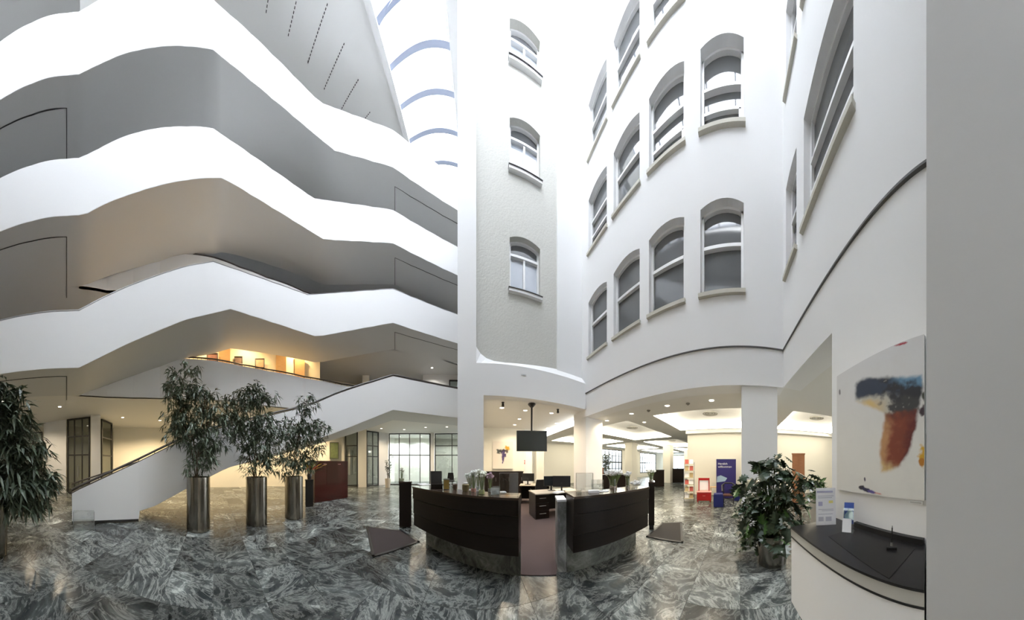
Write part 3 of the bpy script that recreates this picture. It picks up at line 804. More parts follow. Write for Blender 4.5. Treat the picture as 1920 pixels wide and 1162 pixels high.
# added spots, unseen behind the stair, that warm the wall below it
for x, D, l in ((230, 9.0, 'over the entrance steps'), (300, 9.6, 'over the wall under the stairs, left'), (400, 10.2, 'over the wall under the stairs, middle'), (500, 10.6, 'over the wall under the stairs, right'), (600, 10.8, 'over the red stand')):
    downlight(P(x, D), CL1, 300, 'added unseen ceiling spot ' + l, (1.0, 0.76, 0.45))
for x, D, l in ((380, 7.7, 'left'), (470, 8.0, 'middle'), (560, 8.9, 'right')):
    downlight(P(x, D), CL2, 160, 'added unseen ceiling spot warming the gallery, ' + l, (1.0, 0.70, 0.35))  # added lamps, out of view, for the gallery's warm light
for x, D, l in ((750, 15.0, 'left'), (790, 15.0, 'right'), (850, 15.0, 'beside the pier')):
    downlight(P(x, D), CL1, 260, 'round ceiling spot inside the glass office, ' + l, (0.95, 0.97, 1.0))
downlight(P(810, 11.3), CL2, 60, 'round ceiling spot on the upper landing', (1, .95, .85))

# ================================================================ THINGS
CT = 1.15                                       # counter top height
# ---- the two curved reception counters on one arc
def circ(a, b, c):
    ax, ay, bx, by, cx, cy = a.x, a.y, b.x, b.y, c.x, c.y
    d = 2 * (ax * (by - cy) + bx * (cy - ay) + cx * (ay - by))
    ux = ((ax * ax + ay * ay) * (by - cy) + (bx * bx + by * by) * (cy - ay) + (cx * cx + cy * cy) * (ay - by)) / d
    uy = ((ax * ax + ay * ay) * (cx - bx) + (bx * bx + by * by) * (ax - cx) + (cx * cx + cy * cy) * (bx - ax)) / d
    return Vector((ux, uy, 0)), math.hypot(ax - ux, ay - uy)
CC, CR = circ(P(774, 3.16), P(1020, 2.05), P(1217, 3.12))
def ang_of(x):                                  # angle on the arc hit by the pixel column x (near side)
    d = P(x, 1.0); b = d.dot(CC); q = math.sqrt(b * b - (CC.length_squared - CR * CR))
    t = b - q
    p = d * t - CC
    return math.atan2(p.y, p.x)
def arcp(a, r): return CC + Vector((math.cos(a) * r, math.sin(a) * r, 0))
def arc_solid(m, a0, a1, r0, r1, z0, z1, O, n=12):
    """r0 is the face to the viewer; smaller radius lies behind it"""
    A = [arcp(a0 + (a1 - a0) * i / n, r0) - O for i in range(n + 1)]; B = [arcp(a0 + (a1 - a0) * i / n, r1) - O for i in range(n + 1)]
    z = lambda p, h: Vector((p.x, p.y, h))
    return m.bar4([z(p, z0) for p in A], [z(p, z0) for p in B], [z(p, z1) for p in B], [z(p, z1) for p in A])
def counter(x0, x1, label):
    a0, a1 = ang_of(x0), ang_of(x1); O = arcp((a0 + a1) / 2, CR - 0.2)
    e = thing('reception_counter', label, 'counter', O, 0, 'dark wood reception counters')
    for z0, z1, dr in ((0.925, CT - 0.03, 0.0), (0.65, 0.915, -0.012), (0.42, 0.64, -0.024)):
        arc_solid(MB(), a0, a1, CR + dr, CR + dr - 0.03, z0, z1, O).build('front_panel', WENGE, e, True)
    arc_solid(MB(), a0, a1, CR - 0.055, CR - 0.075, 0.42, CT - 0.03, O).build('backing', BLACK, e, True)
    for a, s in ((a0, 1), (a1, -1)):
        da = s * 0.03 / CR
        arc_solid(MB(), a, a + da, CR - 0.03, CR - 0.34, 0.42, CT - 0.03, O, 2).build('end_panel', WENGE, e)
    arc_solid(MB(), a0, a1, CR + 0.012, CR - 0.36, CT - 0.03, CT, O).build('counter_top', wood('counter top', (0.045, 0.033, 0.026), (0.08, 0.058, 0.046), 0.12), e, True)
    arc_solid(MB(), a0, a1, CR - 0.30, CR - 0.36, 0.0, 0.419, O).build('stone_base', STONE, e, True)
    arc_solid(MB(), a0 + (a1 - a0) * .2, a0 + (a1 - a0) * .8, CR - 0.37, CR - 0.95, 0.72, 0.75, O).build('worktop', plain('grey laminate', (0.45, 0.43, 0.40), 0.4), e, True)
    for a in (a0 + (a1 - a0) * .26, a0 + (a1 - a0) * .74):
        q = arcp(a, CR - 0.7) - O
        MB().box((q.x, q.y, .36), (.5, .06, .719), a - math.pi / 2).build('cheek', WENGE, e)
    return e
cl = counter(774, 972, 'curved dark wood reception counter left of the gap, with stone plinth')
cr = counter(1076, 1217, 'curved dark wood reception counter right of the gap, with stone plinth')
# wing panels and the stone pylon
p = P(760, 4.35); e = thing('counter_wing', 'dark upright wing cabinet at the left end of the left counter', 'cabinet', (p.x, p.y, 0), -az(760))
MB().box((0, 0, .58), (.30, .42, 1.08)).build('body', WENGE, e); MB().box((0, 0, 1.135), (.33, .45, .03)).build('top', MATS['counter top'], e); MB().box((0, .02, .02), (.26, .34, .04)).build('plinth', BLACK, e)
p = P(1221.5, 4.2); e = thing('counter_wing', 'narrow dark upright wing at the right end of the right counter', 'cabinet', (p.x, p.y, 0), -az(1221))
MB().box((0, 0, .62), (.14, .42, 1.0)).build('body', WENGE, e); MB().box((0, 0, 1.135), (.16, .45, .03)).build('top', MATS['counter top'], e); MB().box((0, .02, .06), (.11, .34, .12)).build('plinth', BLACK, e)
p = P(1051, 2.6); e = thing('stone_pylon', 'grey stone slab standing at the left end of the right counter', 'stone block', (p.x, p.y, 0), -az(1056) + R(8))
MB().box((0, 0, .51), (.13, .34, 1.02)).build('slab', marble('pale ribbed stone', 0, (0.14, 0.15, 0.15), (0.28, 0.29, 0.29), (0.5, 0.5, 0.5), .5), e)
MB().box((0, 0, 1.035), (.14, .35, .03)).build('cap', PAPER, e)
# mats
def mat_(pts, label, mat):
    q = [PF(x, y) for x, y in pts]; c = sum(q, Vector()) / 4
    e = thing('door_mat', label, 'mat', c)
    MB().prism([(v - c) for v in q], 0.002, 0.014).build('pile', mat, e)
    m = MB()
    for a, b in zip(q, q[1:] + q[:1]):
        d = (b - a); mid = (a + b) / 2 - c
        m.box((mid.x, mid.y, .009), (d.length + .05, .05, .016), math.atan2(d.y, d.x))
    m.build('border', BLACK, e)
MATM = plain('grey mat', (0.042, 0.032, 0.031), 0.98, bump=0.5, scale=200, vary=0.2)
mat_([(688, 988), (752, 995), (784, 1016), (700, 1043)], 'grey brown floor mat left of the left counter', MATM)
mat_([(1242, 981), (1277, 980), (1279, 1017), (1214, 1006)], 'grey floor mat right of the right counter', plain('dark grey mat', (0.03, 0.027, 0.024), 0.98, bump=0.5, scale=200, vary=0.2))


# ---- things on the counters
def on_counter(x, y): return PZ(x, y, CT)
def vase(x, y, r, h, fl, flcol, label, n=16, spread=1.0, stem_h=None, D=None):
    p = on_counter(x, y) if D is None else P(x, D, CT)
    e = thing('flower_vase', label, 'vase', (p.x, p.y, p.z), 0, 'flower vases on the counters')
    MB().lathe([(r, 0.0), (r * 1.03, h)], (0, 0, 0), 16, True, False).build('glass', ACRYL, e, True)
    MB().lathe([(r * .9, 0.004), (r * .9, h * .25)], (0, 0, 0), 14).build('gravel', plain('vase filling ' + str(fl), fl, .9, bump=.5, scale=80), e)
    rn = random.Random(int(x * 7)); st = MB(); bl = MB()
    sh = stem_h or h * 1.25
    for i in range(n):
        a = rn.uniform(0, 6.28); q = rn.uniform(.1, 1) * r * 1.5 * spread; z = sh * rn.uniform(.85, 1.12)
        t = (q * math.cos(a), q * math.sin(a), z)
        st.tube([(t[0] * .3, t[1] * .3, h * .25), (t[0] * .6, t[1] * .6, z * .6), t], .003, 4)
        bl.blob(t, (.026, .026, .02), i, 6, 4)
    tag(st.build('stems', plain('green stem', (0.16, 0.22, 0.07), .7), e), None, None, None, 'stuff')
    tag(bl.build('blossoms', plain('blossom ' + str(flcol), flcol, .8), e), None, None, None, 'stuff')
vase(903, 926, .045, .24, (.45, .5, .2), (.75, .78, .70), 'tall glass vase with white blossoms and green filling on the left counter', 22)
vase(888, 922, .042, .22, (.55, .25, .2), (.70, .74, .70), 'glass vase with grey white blossoms and red filling, left of the taller one', 18)
vase(919, 922, .035, .20, (.3, .3, .3), (.42, .30, .38), 'slim glass vase with mauve blossoms on the left counter', 14)
vase(753, 905, .07, .24, (.4, .45, .3), (.75, .75, .65), 'square glass vase with pale flowers on the far left wing', 16, .6, None, 4.35)
vase(1150, 915, .07, .16, (.45, .35, .28), (.78, .78, .76), 'glass vase with a wide cloud of white blossoms on the right counter', 80, 1.6, .27)
vase(1221, 907, .06, .18, (.4, .4, .35), (.75, .76, .72), 'glass vase with white blossoms on the narrow right wing', 30, 1.6, .26, 4.2)
vase(896, 918, .03, .23, (.5, .55, .5), (.72, .76, .74), 'slim glass vase with pale blossoms between the two larger vases', 20, .8)
vase(881, 916, .04, .18, (.35, .4, .3), (.66, .70, .66), 'short glass vase with grey green blossoms nearest the tall pier', 18, 1.3)
vase(1177, 914, .04, .17, (.4, .38, .3), (.80, .80, .78), 'second glass vase with white blossoms beside the white cloud', 20, .9, .25)
def jar(x, y, r, h, col, label):
    p = on_counter(x, y); e = thing('jar', label, 'jar', p, 0)
    MB().lathe([(r * .8, 0), (r, h * .2), (r, h * .75), (r * .6, h * .85)], (0, 0, 0), 16).build('body', plain('jar ' + str(col), col, .25), e, True)
    MB().lathe([(r * .65, h * .85), (r * .65, h)], (0, 0, 0), 16).build('lid', PAPER, e, True)
jar(873, 920, .055, .13, (.22, .18, .10), 'round brown jar with pale lid beside the tall pier')
jar(853, 917, .04, .11, (.14, .10, .08), 'small dark jar with pale lid left of the brown jar')
def acrylic(x, y, wd, dp, h, label, z=CT, rz=None):
    p = PZ(x, y, z); e = thing('acrylic_holder', label, 'display holder', p, -az(x) if rz is None else rz)
    t = .004
    for c, d in (((0, dp / 2, h / 2), (wd, t, h)), ((-wd / 2, 0, h / 2), (t, dp - .01, h)), ((wd / 2, 0, h / 2), (t, dp - .01, h)), ((0, -dp / 2, h * .3), (wd - .01, t, h * .6))):
        MB().box(c, d).build('sheet', ACRYL, e)
    MB().box((0, 0, .004), (wd - .01, dp - .01, .006)).build('bottom', ACRYL, e)
    return e
e = acrylic(929, 928, .11, .05, .12, 'clear leaflet box beside the vases on the left counter'); MB().box((0, -.006, .055), (.12, .016, .09)).build('leaflets', plain('pale grey leaflet', (.5, .53, .53), .6), e)
e = thing('desk_sign', 'clear upright sneeze screen at the right end of the left counter', 'screen', PZ(954, 929, CT), -az(954))
MB().box((0, 0, .15), (.24, .006, .28)).build('sheet', ACRYL, e)
for sx in (-1, 1): MB().box((sx * .122, 0, .15), (.006, .012, .30)).build('post', SRAIL, e)
MB().box((0, 0, .298), (.25, .012, .006)).build('top_rail', SRAIL, e)
def paper(x, y, wd, dp, label, z=CT, rot=0.2, th=.006):
    p = PZ(x, y, z); e = thing('paper_stack', label, 'paper', p, -az(x) + rot)
    MB().box((0, 0, th / 2), (wd, dp, th)).build('sheet', PAPER, e); MB().box((.01, .008, th + .002), (wd * .9, dp * .9, .003), .1).build('top_sheet', PAPER, e)
paper(936, 923, .20, .10, 'white papers lying on the left counter near the clear screen')
paper(795, 908, .20, .22, 'white papers on the far left part of the left counter', rot=.5)
paper(1113, 923, .16, .08, 'white name tray lying on the right counter', th=.03)
paper(1132, 921, .14, .08, 'white sheet lying on the right counter before the blossoms')
p = PZ(1192, 913, CT); e = thing('glass_bowl', 'clear glass bowl full of white sweets on the right counter', 'bowl', p)
MB().lathe([(.05, 0), (.10, .05), (.12, .10)], (0, 0, 0), 18, True, False).build('bowl', ACRYL, e, True)
m = MB(); rn = random.Random(4)
for i in range(60):
    a = rn.uniform(0, 6.28); r = rn.uniform(0, .095); m.blob((r * math.cos(a), r * math.sin(a), .06 + rn.uniform(0, .07) * (1 - r * 6)), (.017, .017, .014), i)
tag(m.build('sweets', PAPER, e), None, None, None, 'stuff')
acrylic(1086, 926, .06, .05, .06, 'small clear pen cup on the right counter by the pylon')
e = acrylic(1120, 917, .2, .06, .16, 'wide clear screen box on the right counter')
e = thing('desk_sign', 'clear upright sneeze screen on the right counter near the pylon', 'screen', PZ(1096, 920.5, CT), -az(1096) + .15)
MB().box((0, 0, .14), (.26, .006, .26)).build('sheet', ACRYL, e)
for sx in (-1, 1): MB().box((sx * .132, 0, .14), (.006, .012, .28)).build('post', SRAIL, e)
MB().box((0, 0, .278), (.27, .012, .006)).build('top_rail', SRAIL, e)
# book-like dark stand and brass box by the pier
p = PZ(818, 916, CT); e = thing('leaflet_stand', 'dark upright leaflet stand on the left counter', 'stand', p, -az(818) + .1)
MB().box((0, 0, .15), (.19, .03, .30), m=Matrix.Rotation(-.12, 3, 'X')).build('back', BLACK, e); MB().box((0, -.05, .045), (.19, .05, .08)).build('tray', WENGE, e); MB().box((0, 0, .012), (.20, .14, .02)).build('foot', BLACK, e)
p = PZ(837, 917, CT); e = thing('brass_box', 'amber glass lantern beside the dark leaflet stand', 'lantern', p, -az(837))
MB().box((0, 0, .085), (.09, .09, .15)).build('glass', plain('amber glass', (.30, .20, .05), .15), e); MB().box((0, 0, .168), (.10, .10, .015)).build('lid', STEEL, e); MB().box((0, 0, .005), (.10, .10, .01)).build('foot', STEEL, e)


# ---- desks behind the counters
def monitor(p, rz, wd, label, parent_group='office monitors'):
    e = thing('monitor', label, 'monitor', p, rz, parent_group)
    MB().box((0, 0, .30), (wd, .04, wd * .62)).build('housing', BLACK, e)
    MB().box((0, -.022, .30), (wd * .94, .004, wd * .56)).build('screen', plain('dark screen', (.02, .025, .03), .12), e)
    MB().box((0, .03, .13), (.05, .03, .24)).build('stem', BLACK, e); MB().box((0, .02, .008), (.22, .18, .016)).build('foot', BLACK, e)
def desk(p, rz, wd, dp, label, drawers=True):
    e = thing('office_desk', label, 'desk', p, rz, 'office desks')
    MB().box((0, 0, .735), (wd, dp, .03)).build('top', plain('pale desk top', (.5, .45, .38), .35), e)
    MB().box((0, dp / 2 - .02, .40), (wd - .1, .03, .62)).build('back_panel', WENGE, e)
    MB().box((wd / 2 - .03, 0, .36), (.04, dp - .06, .72)).build('side', WENGE, e)
    if drawers:
        c = MB().box((-wd / 2 + .22, 0.02, .36), (.42, dp - .1, .70)).build('pedestal', BLACK, e)
        for i in range(3):
            d = MB().box((-wd / 2 + .22, -dp / 2 + .06, .14 + i * .22), (.40, .02, .20)).build('drawer', WENGE, e)
            MB().tube([(-wd / 2 + .12, -dp / 2 + .035, .17 + i * .22), (-wd / 2 + .32, -dp / 2 + .035, .17 + i * .22)], .008, 6).build('handle', SRAIL, d)
    else:
        MB().box((-wd / 2 + .03, 0, .36), (.04, dp - .06, .72)).build('side', WENGE, e)
    return e
def office_chair(p, rz, label):
    e = thing('office_chair', label, 'chair', p, rz, 'office chairs')
    MB().box((0, 0, .47), (.48, .46, .09)).build('seat', plain('black fabric', (.018, .018, .02), .95), e)
    m = MB()
    for i in range(6):
        a, b = i / 6, (i + 1) / 6
        def q(t, s, o): return Vector((s * (.22 - .05 * t * t), .22 + .06 * t + o, .55 + .5 * t))
        m.hexa([q(a, -1, 0), q(a, 1, 0), q(a, 1, .06), q(a, -1, .06)], [q(b, -1, 0), q(b, 1, 0), q(b, 1, .06), q(b, -1, .06)])
    m.build('backrest', MATS['black fabric'], e)
    MB().tube([(0, 0, .08), (0, 0, .43)], .03, 8).build('gas_lift', SRAIL, e)
    for i in range(5):
        a = i * 1.2566
        l = MB().tube([(0, 0, .09), (.28 * math.cos(a), .28 * math.sin(a), .06)], .022, 6).build('base_arm', BLACK, e)
        MB().blob((.28 * math.cos(a), .28 * math.sin(a), .035), (.03, .03, .034), 0, 8, 4).build('castor', BLACK, l)
    for s in (-1, 1): MB().tube([(s * .26, .12, .47), (s * .29, .12, .66), (s * .28, -.14, .67)], .018, 6).build('armrest', BLACK, e)
p = P(1040, 5.3); desk(p, -az(1040) + R(25), 1.5, .75, 'dark desk with silver drawer handles behind the counter gap')
for k, (x, D, dx, lab) in enumerate(((1034, 5.35, .5, 'black monitor on the desk with drawers, left one'), (1053, 5.2, .55, 'larger black monitor on the desk with drawers, right one'))):
    q = P(x, D, .751); monitor(q, -az(x) + R(180 if k else 15), dx, lab)
q = P(1047, 4.85, .751); e = thing('paper_stack', 'heap of white papers on the desk with drawers', 'paper', q, .3)
for i in range(3): MB().box((.02 * i, .01 * i, .006 + .012 * i), (.30, .22, .01), .2 * i).build('sheet', PAPER, e)
p = P(1002, 7.0); desk(p, -az(1002), 1.2, .7, 'dark office desk deeper in the bay, behind the gap', False)
q = P(990, 7.0, .751); monitor(q, -az(985) + R(165), .52, 'black monitor on the deeper office desk')
q = P(1011, 6.95, .751); e = thing('paper_box', 'white paper box on the deeper office desk', 'box', q, -az(1009)); MB().box((0, 0, .09), (.28, .2, .18)).build('box', PAPER, e); MB().box((0, 0, .19), (.29, .21, .02)).build('lid', PAPER, e)
office_chair(P(1010, 6.15), -az(1021) + R(200), 'black office chair between the two office desks')
p = Vector((1.45, 9.05, 0)); e = thing('sideboard', 'long dark sideboard below the small painting', 'cabinet', p)
MB().box((0, 0, .62), (2.1, .45, 1.12)).build('body', WENGE, e); MB().box((0, 0, 1.2), (2.14, .48, .04)).build('top', WENGE, e); MB().box((0, .02, .03), (2.0, .38, .06)).build('plinth', BLACK, e)
for i in range(3): d = MB().box((-.7 + .7 * i, -.235, .62), (.66, .02, 1.04)).build('door', WENGE, e); MB().tube([(-.45 + .7 * i, -.26, .7), (-.45 + .7 * i, -.26, .9)], .008, 6).build('handle', SRAIL, d)
# armchair-like dark seat seen beside the pier in the glass office
office_chair(P(845, 11.6), -az(845) + R(180), 'dark office chair left of the tall pier')
# hanging screen
p = PZ(997, 757, OC); e = thing('ceiling_screen', 'flat black television hanging from the reception ceiling on a pole', 'television', p, -az(997) + R(4))
zt = ZZ(808, 5.73) - OC; zb = ZZ(846, 5.73) - OC
MB().lathe([(.13, 0), (.13, -.03), (.05, -.12), (.03, -.12)], (0, 0, 0), 16).build('ceiling_plate', BLACK, e, True)
MB().tube([(0, 0, -.05), (0, .03, zt - .1)], .032, 10).build('pole', BLACK, e, True)
MB().box((0, -.03, (zt + zb) / 2), (1.03, .06, zt - zb)).build('housing', BLACK, e)
MB().box((0, -.062, (zt + zb) / 2 + .005), (.99, .004, zt - zb - .05)).build('screen', plain('tv screen', (.035, .04, .035), .10, spec=.7), e)
MB().box((0, .05, (zt + zb) / 2), (.3, .1, .25)).build('bracket', BLACK, e)
for x, y, l in ((943, 754, 'left of the hanging screen'), (1046, 767, 'right of the hanging screen')):
    p = PZ(x, y, OC); e = thing('spotlight', 'small black ceiling spotlight ' + l, 'spotlight', p, 0)
    MB().lathe([(.05, 0), (.05, -.02)], (0, 0, 0), 14).build('base', BLACK, e); MB().lathe([(.03, -.02), (.045, -.10), (.045, -.14)], (0, 0, 0), 14).build('head', BLACK, e, True)


# ---- paintings: colour painted on a fine grid
def smooth(e0, e1, x):
    t = max(0.0, min(1.0, (x - e0) / (e1 - e0))); return t * t * (3 - 2 * t)
def sdpoly(p, poly):
    d = 1e9; n = len(poly)
    for i in range(n):
        a, b = Vector(poly[i]), Vector(poly[(i + 1) % n]); e_ = b - a; w_ = Vector(p) - a
        t = max(0, min(1, w_.dot(e_) / e_.length_squared)); d = min(d, (w_ - e_ * t).length)
    return -d if inside(p, poly) else d
def lin(c): return tuple((v / 255) ** 2.2 for v in c)
def mixc(a, b, t): return tuple(x + (y - x) * t for x, y in zip(a, b))
def canvas_mesh(name, W_, H_, nx, nz, fn):
    V = [(-W_ / 2 + W_ * i / nx, 0, H_ * j / nz) for j in range(nz + 1) for i in range(nx + 1)]
    Fc = [(j * (nx + 1) + i, j * (nx + 1) + i + 1, (j + 1) * (nx + 1) + i + 1, (j + 1) * (nx + 1) + i) for j in range(nz) for i in range(nx)]
    me = bpy.data.meshes.new(name); me.from_pydata(V, [], Fc)
    at = me.color_attributes.new('paint', 'FLOAT_COLOR', 'POINT')
    for k, v in enumerate(V): at.data[k].color = (*fn(v[0], v[2]), 1)
    m_, nt, b = new_mat(name)
    ca = nt.nodes.new('ShaderNodeAttribute'); ca.attribute_name = 'paint'
    nt.links.new(ca.outputs['Color'], b.inputs['Base Color']); b.inputs['Roughness'].default_value = .6
    me.materials.append(m_)
    return me
HEAD = [(1605, 724), (1614, 713), (1628, 708), (1660, 706), (1700, 708), (1729, 703), (1731, 735), (1724, 768), (1690, 772), (1660, 776), (1630, 762), (1607, 752)]
TAIL = [(1658, 752), (1724, 764), (1716, 806), (1703, 852), (1688, 872), (1664, 884), (1653, 884), (1651, 845), (1658, 790)]
def big_paint(px, py):
    n = noise.fractal(Vector((px * .035, py * .035, 1.3)), 1, 2, 4); n2 = noise.fractal(Vector((px * .09, py * .09, 7.3)), 1, 2, 3)
    c = mixc(lin((206, 206, 208)), lin((214, 212, 206)), smooth(640, 900, py))
    c = mixc(c, lin((196, 192, 190)), .25 * max(0, n))
    d = sdpoly((px, py), TAIL) + n2 * 2 + n * 2
    k = smooth(4, -4, d)
    if k > 0:
        t = (py - 752) / 130; u_ = (px - (1656 - 4 * t)) / (66 - 22 * t)
        b = mixc(lin((176, 130, 88)), lin((118, 52, 32)), smooth(.05, .35, u_ + n * .2))
        b = mixc(b, lin((88, 26, 24)), smooth(.65, 1.0, u_ + n2 * .2)); b = mixc(b, lin((60, 38, 36)), smooth(.32, .0, t + n2 * .15) * .7)
        b = mixc(b, lin((196, 168, 116)), smooth(.82, 1.0, t - u_ * .12 + n * .12)); b = mixc(b, lin((150, 84, 58)), .4 * max(0, n2))
        c = mixc(c, b, k)
    d = sdpoly((px, py), HEAD) + n2 * 2.5 + n * 2
    k = smooth(4, -5, d)
    if k > 0:
        u_ = (px - 1605) / 124; t = (py - 705) / 65
        b = mixc(lin((44, 54, 72)), lin((176, 172, 162)), smooth(.30, .62, t + n * .35 - .25 * u_))
        b = mixc(b, lin((205, 176, 118)), smooth(.55, .85, t - u_ * .2 + n * .2) * smooth(.55, .2, u_))
        b = mixc(b, lin((34, 36, 42)), smooth(.38, .62, u_ + n2 * .25) * .95)
        b = mixc(b, lin((96, 134, 164)), smooth(.35, .05, t + n2 * .2) * smooth(.45, .75, u_))
        b = mixc(b, lin((212, 210, 200)), smooth(.55, .9, n2) * .5)
        c = mixc(c, b, k)
    for cx, cy, rx, ry, col in ((1733, 742, 5, 10, (48, 52, 44)), (1730, 770, 6, 12, (52, 36, 46)), (1731, 856, 9, 18, (196, 152, 40)), (1728, 866, 6, 8, (170, 110, 30)), (1616, 914, 6, 5, (34, 28, 48)), (1624, 918, 8, 4, (30, 26, 60)), (1636, 922, 8, 2.5, (80, 70, 130)), (1622, 899, 2, 5, (70, 66, 84)), (1648, 925, 8, 1.6, (190, 120, 110)), (1692, 645, 12, 2.2, (160, 50, 62)), (1575, 735, 2, 6, (120, 118, 120))):
        q = math.hypot((px - cx) / rx, (py - cy - (px - cx) * (.25 if 1600 < cx < 1650 else -.25 if cy < 660 else 0)) / ry) + n2 * .5
        c = mixc(c, lin(col), smooth(1.15, .7, q))
    return c
s0, s1 = 0.522, sB(1573); W_ = s1 - s0; Hh = 1.46; zc = 1.24
cen = PB((s0 + s1) / 2, DB - .004, zc); rzB = math.atan2(TB.y, TB.x) + math.pi
e = thing('painting', 'large abstract painting of a blue black and rust red shape above the black desk top', 'painting', cen, rzB)
def fnb(x, z):
    w_ = PB((s0 + s1) / 2 - x, DB - .03, zc + z); a = math.atan2(w_.x, w_.y); D = math.hypot(w_.x, w_.y)
    a = a if a > 0 else a + 2 * math.pi
    return big_paint(960 + (a - TURN) * F, Y0 - (w_.z - H) * F / D)
me = canvas_mesh('canvas paint', W_, Hh, 170, 190, fnb)
o = bpy.data.objects.new('canvas', me); COL.objects.link(o); o.parent = e; o.location = (0, -.031, 0)
MB().box((0, -.014, Hh / 2), (W_, .028, Hh)).build('stretcher', PAPER, e)
# label plate
q = PB(sB(1718), DB, ZZ(941, 1.55)); e = thing('wall_label', 'small white label below the large painting', 'label', q, rzB)
MB().box((0, -.006, 0), (.14, .01, .03)).build('plate', PAPER, e); MB().box((0, -.0125, 0), (.11, .002, .006)).build('print', plain('grey print', (.4, .4, .4), .7), e)
# small painting in the bay
def small_paint(x, z):
    n = noise.fractal(Vector((x * 9, z * 9, 2)), 1, 2, 3)
    c = lin((222, 214, 202))
    for cx, cz, rx, rz_, col in ((-.22, .95, .16, .14, (70, 76, 74)), (.02, .98, .20, .12, (50, 46, 60)), (.25, 1.14, .15, .13, (196, 150, 48)), (.22, .95, .10, .10, (80, 70, 64)), (.04, .76, .13, .20, (70, 58, 100)), (.0, .52, .07, .16, (66, 52, 98)), (-.02, .34, .035, .08, (70, 56, 104))):
        c = mixc(c, lin(col), smooth(1.2, .6, math.hypot((x - cx) / rx, (z - cz) / rz_) + n * .5))
    return c
q = Vector((1.45, 9.295, ZZ(878, 9.0))); e = thing('painting', 'small abstract painting with a violet and yellow shape on the reception wall', 'painting', q, 0)
o = bpy.data.objects.new('canvas', canvas_mesh('small canvas paint', 1.15, 1.5, 60, 80, small_paint)); COL.objects.link(o); o.parent = e; o.location = (0, -.031, 0)
MB().box((0, -.014, .75), (1.15, .028, 1.5)).build('stretcher', PAPER, e); MB().box((0, -.05, -.03), (1.15, .10, .03)).build('ledge', plain('shelf grey', (.5, .48, .44), .6), e)


# ---- planter trees
def leafgeo(m, p, d, L, wd, droop, rn):
    """a folded narrow leaf from p along d"""
    d = d.normalized(); side = d.cross(Vector((0, 0, 1)))
    side = side.normalized() if side.length > .1 else Vector((1, 0, 0))
    side = (side + Vector((rn.uniform(-.4, .4), rn.uniform(-.4, .4), rn.uniform(-.5, .5)))).normalized()
    a = p + d * L * .45 + Vector((0, 0, -droop * L * .12)); b = p + d * L + Vector((0, 0, -droop * L * .55))
    up = Vector((0, 0, wd * .18))
    m.add([p, a + side * wd + up, b, a - side * wd + up, a], [(0, 1, 4), (1, 2, 4), (4, 2, 3), (0, 4, 3)])
def leafmat(name, c1, c2, rough=.4):
    m, nt, b = new_mat(name)
    g = nt.nodes.new('ShaderNodeNewGeometry'); r = nt.nodes.new('ShaderNodeMix'); r.data_type = 'RGBA'
    r.inputs[6].default_value = (*c1, 1); r.inputs[7].default_value = (*c2, 1)
    nt.links.new(g.outputs['Random Per Island'], r.inputs[0]); nt.links.new(r.outputs[2], b.inputs['Base Color'])
    b.inputs['Roughness'].default_value = rough
    return m
TREEL = leafmat('willow fig leaf', (.04, .065, .04), (.18, .225, .16), .4)
def planter_tree(x, D, r, htop, blobs, n_cl, seed, label, L=.17, flat=.55):
    rn = random.Random(seed); p = P(x, D); a0 = az(x)
    e = thing('planter_tree', label, 'potted tree', p, -a0, 'trees in tall steel planters')
    MB().lathe([(r, 0.012), (r, htop), (r - .015, htop), (r - .015, htop - .06)], (0, 0, 0), 40, True, False).build('planter', STEEL, e, True)
    MB().lathe([(r - .03, 0.0), (r - .03, .012)], (0, 0, 0), 30).build('foot', BLACK, e)
    MB().lathe([(r - .016, htop - .08), (r - .016, htop - .06)], (0, 0, 0), 30).build('soil', SOIL, e)
    k = D / F; leaves = MB(); twigs = MB()
    B = [((bx - x) * k, ZZ(by, D), br * k) for bx, by, br in blobs]
    # three thin trunks
    stems = []
    for s in range(3):
        b = B[min(s, len(B) - 1)]
        path = [Vector((rn.uniform(-.07, .07), rn.uniform(-.07, .07), htop - .06))]
        for i in range(1, 6):
            t = i / 5; path.append(Vector((path[0].x * (1 - t) + b[0] * t + rn.uniform(-.04, .04), path[0].y * (1 - t) + rn.uniform(-.05, .05), htop + (b[1] - htop) * t)))
        stems.append(path); MB().tube(path, .018, 6, .007).build('trunk', BARK, e, True)
    tot = sum(b[2] ** 2 for b in B)
    for b in B:
        for c in range(max(4, int(1.7 * n_cl * b[2] ** 2 / tot))):
            v = Vector((rn.gauss(0, 1), rn.gauss(0, 1), rn.gauss(0, 1))).normalized() * rn.random() ** .45
            q = Vector((b[0] + v.x * b[2], v.y * b[2] * flat, b[1] + v.z * b[2] * .95))
            if c % 3 == 0:
                st = min((pt for pa in stems for pt in pa), key=lambda s_: (s_ - q).length + max(0, s_.z - q.z) * 2)
                twigs.tube([st, (st + q) / 2 + Vector((0, 0, .05)), q], .006, 4, .003)
            out = Vector((q.x - b[0] * .6, q.y * 1.2, .1))
            for l in range(rn.randint(8, 12)):
                d = Vector((rn.gauss(0, .6), rn.gauss(0, .6), rn.uniform(-.9, .35))) + out * .8
                leafgeo(leaves, q + Vector((rn.gauss(0, .03), rn.gauss(0, .03), rn.gauss(0, .04))), d, L * rn.uniform(.7, 1.25), L * .125, rn.uniform(.3, 1.1), rn)
    tag(twigs.build('twigs', BARK, e), None, None, None, 'stuff')
    tag(leaves.build('foliage', TREEL, e), None, None, None, 'stuff')
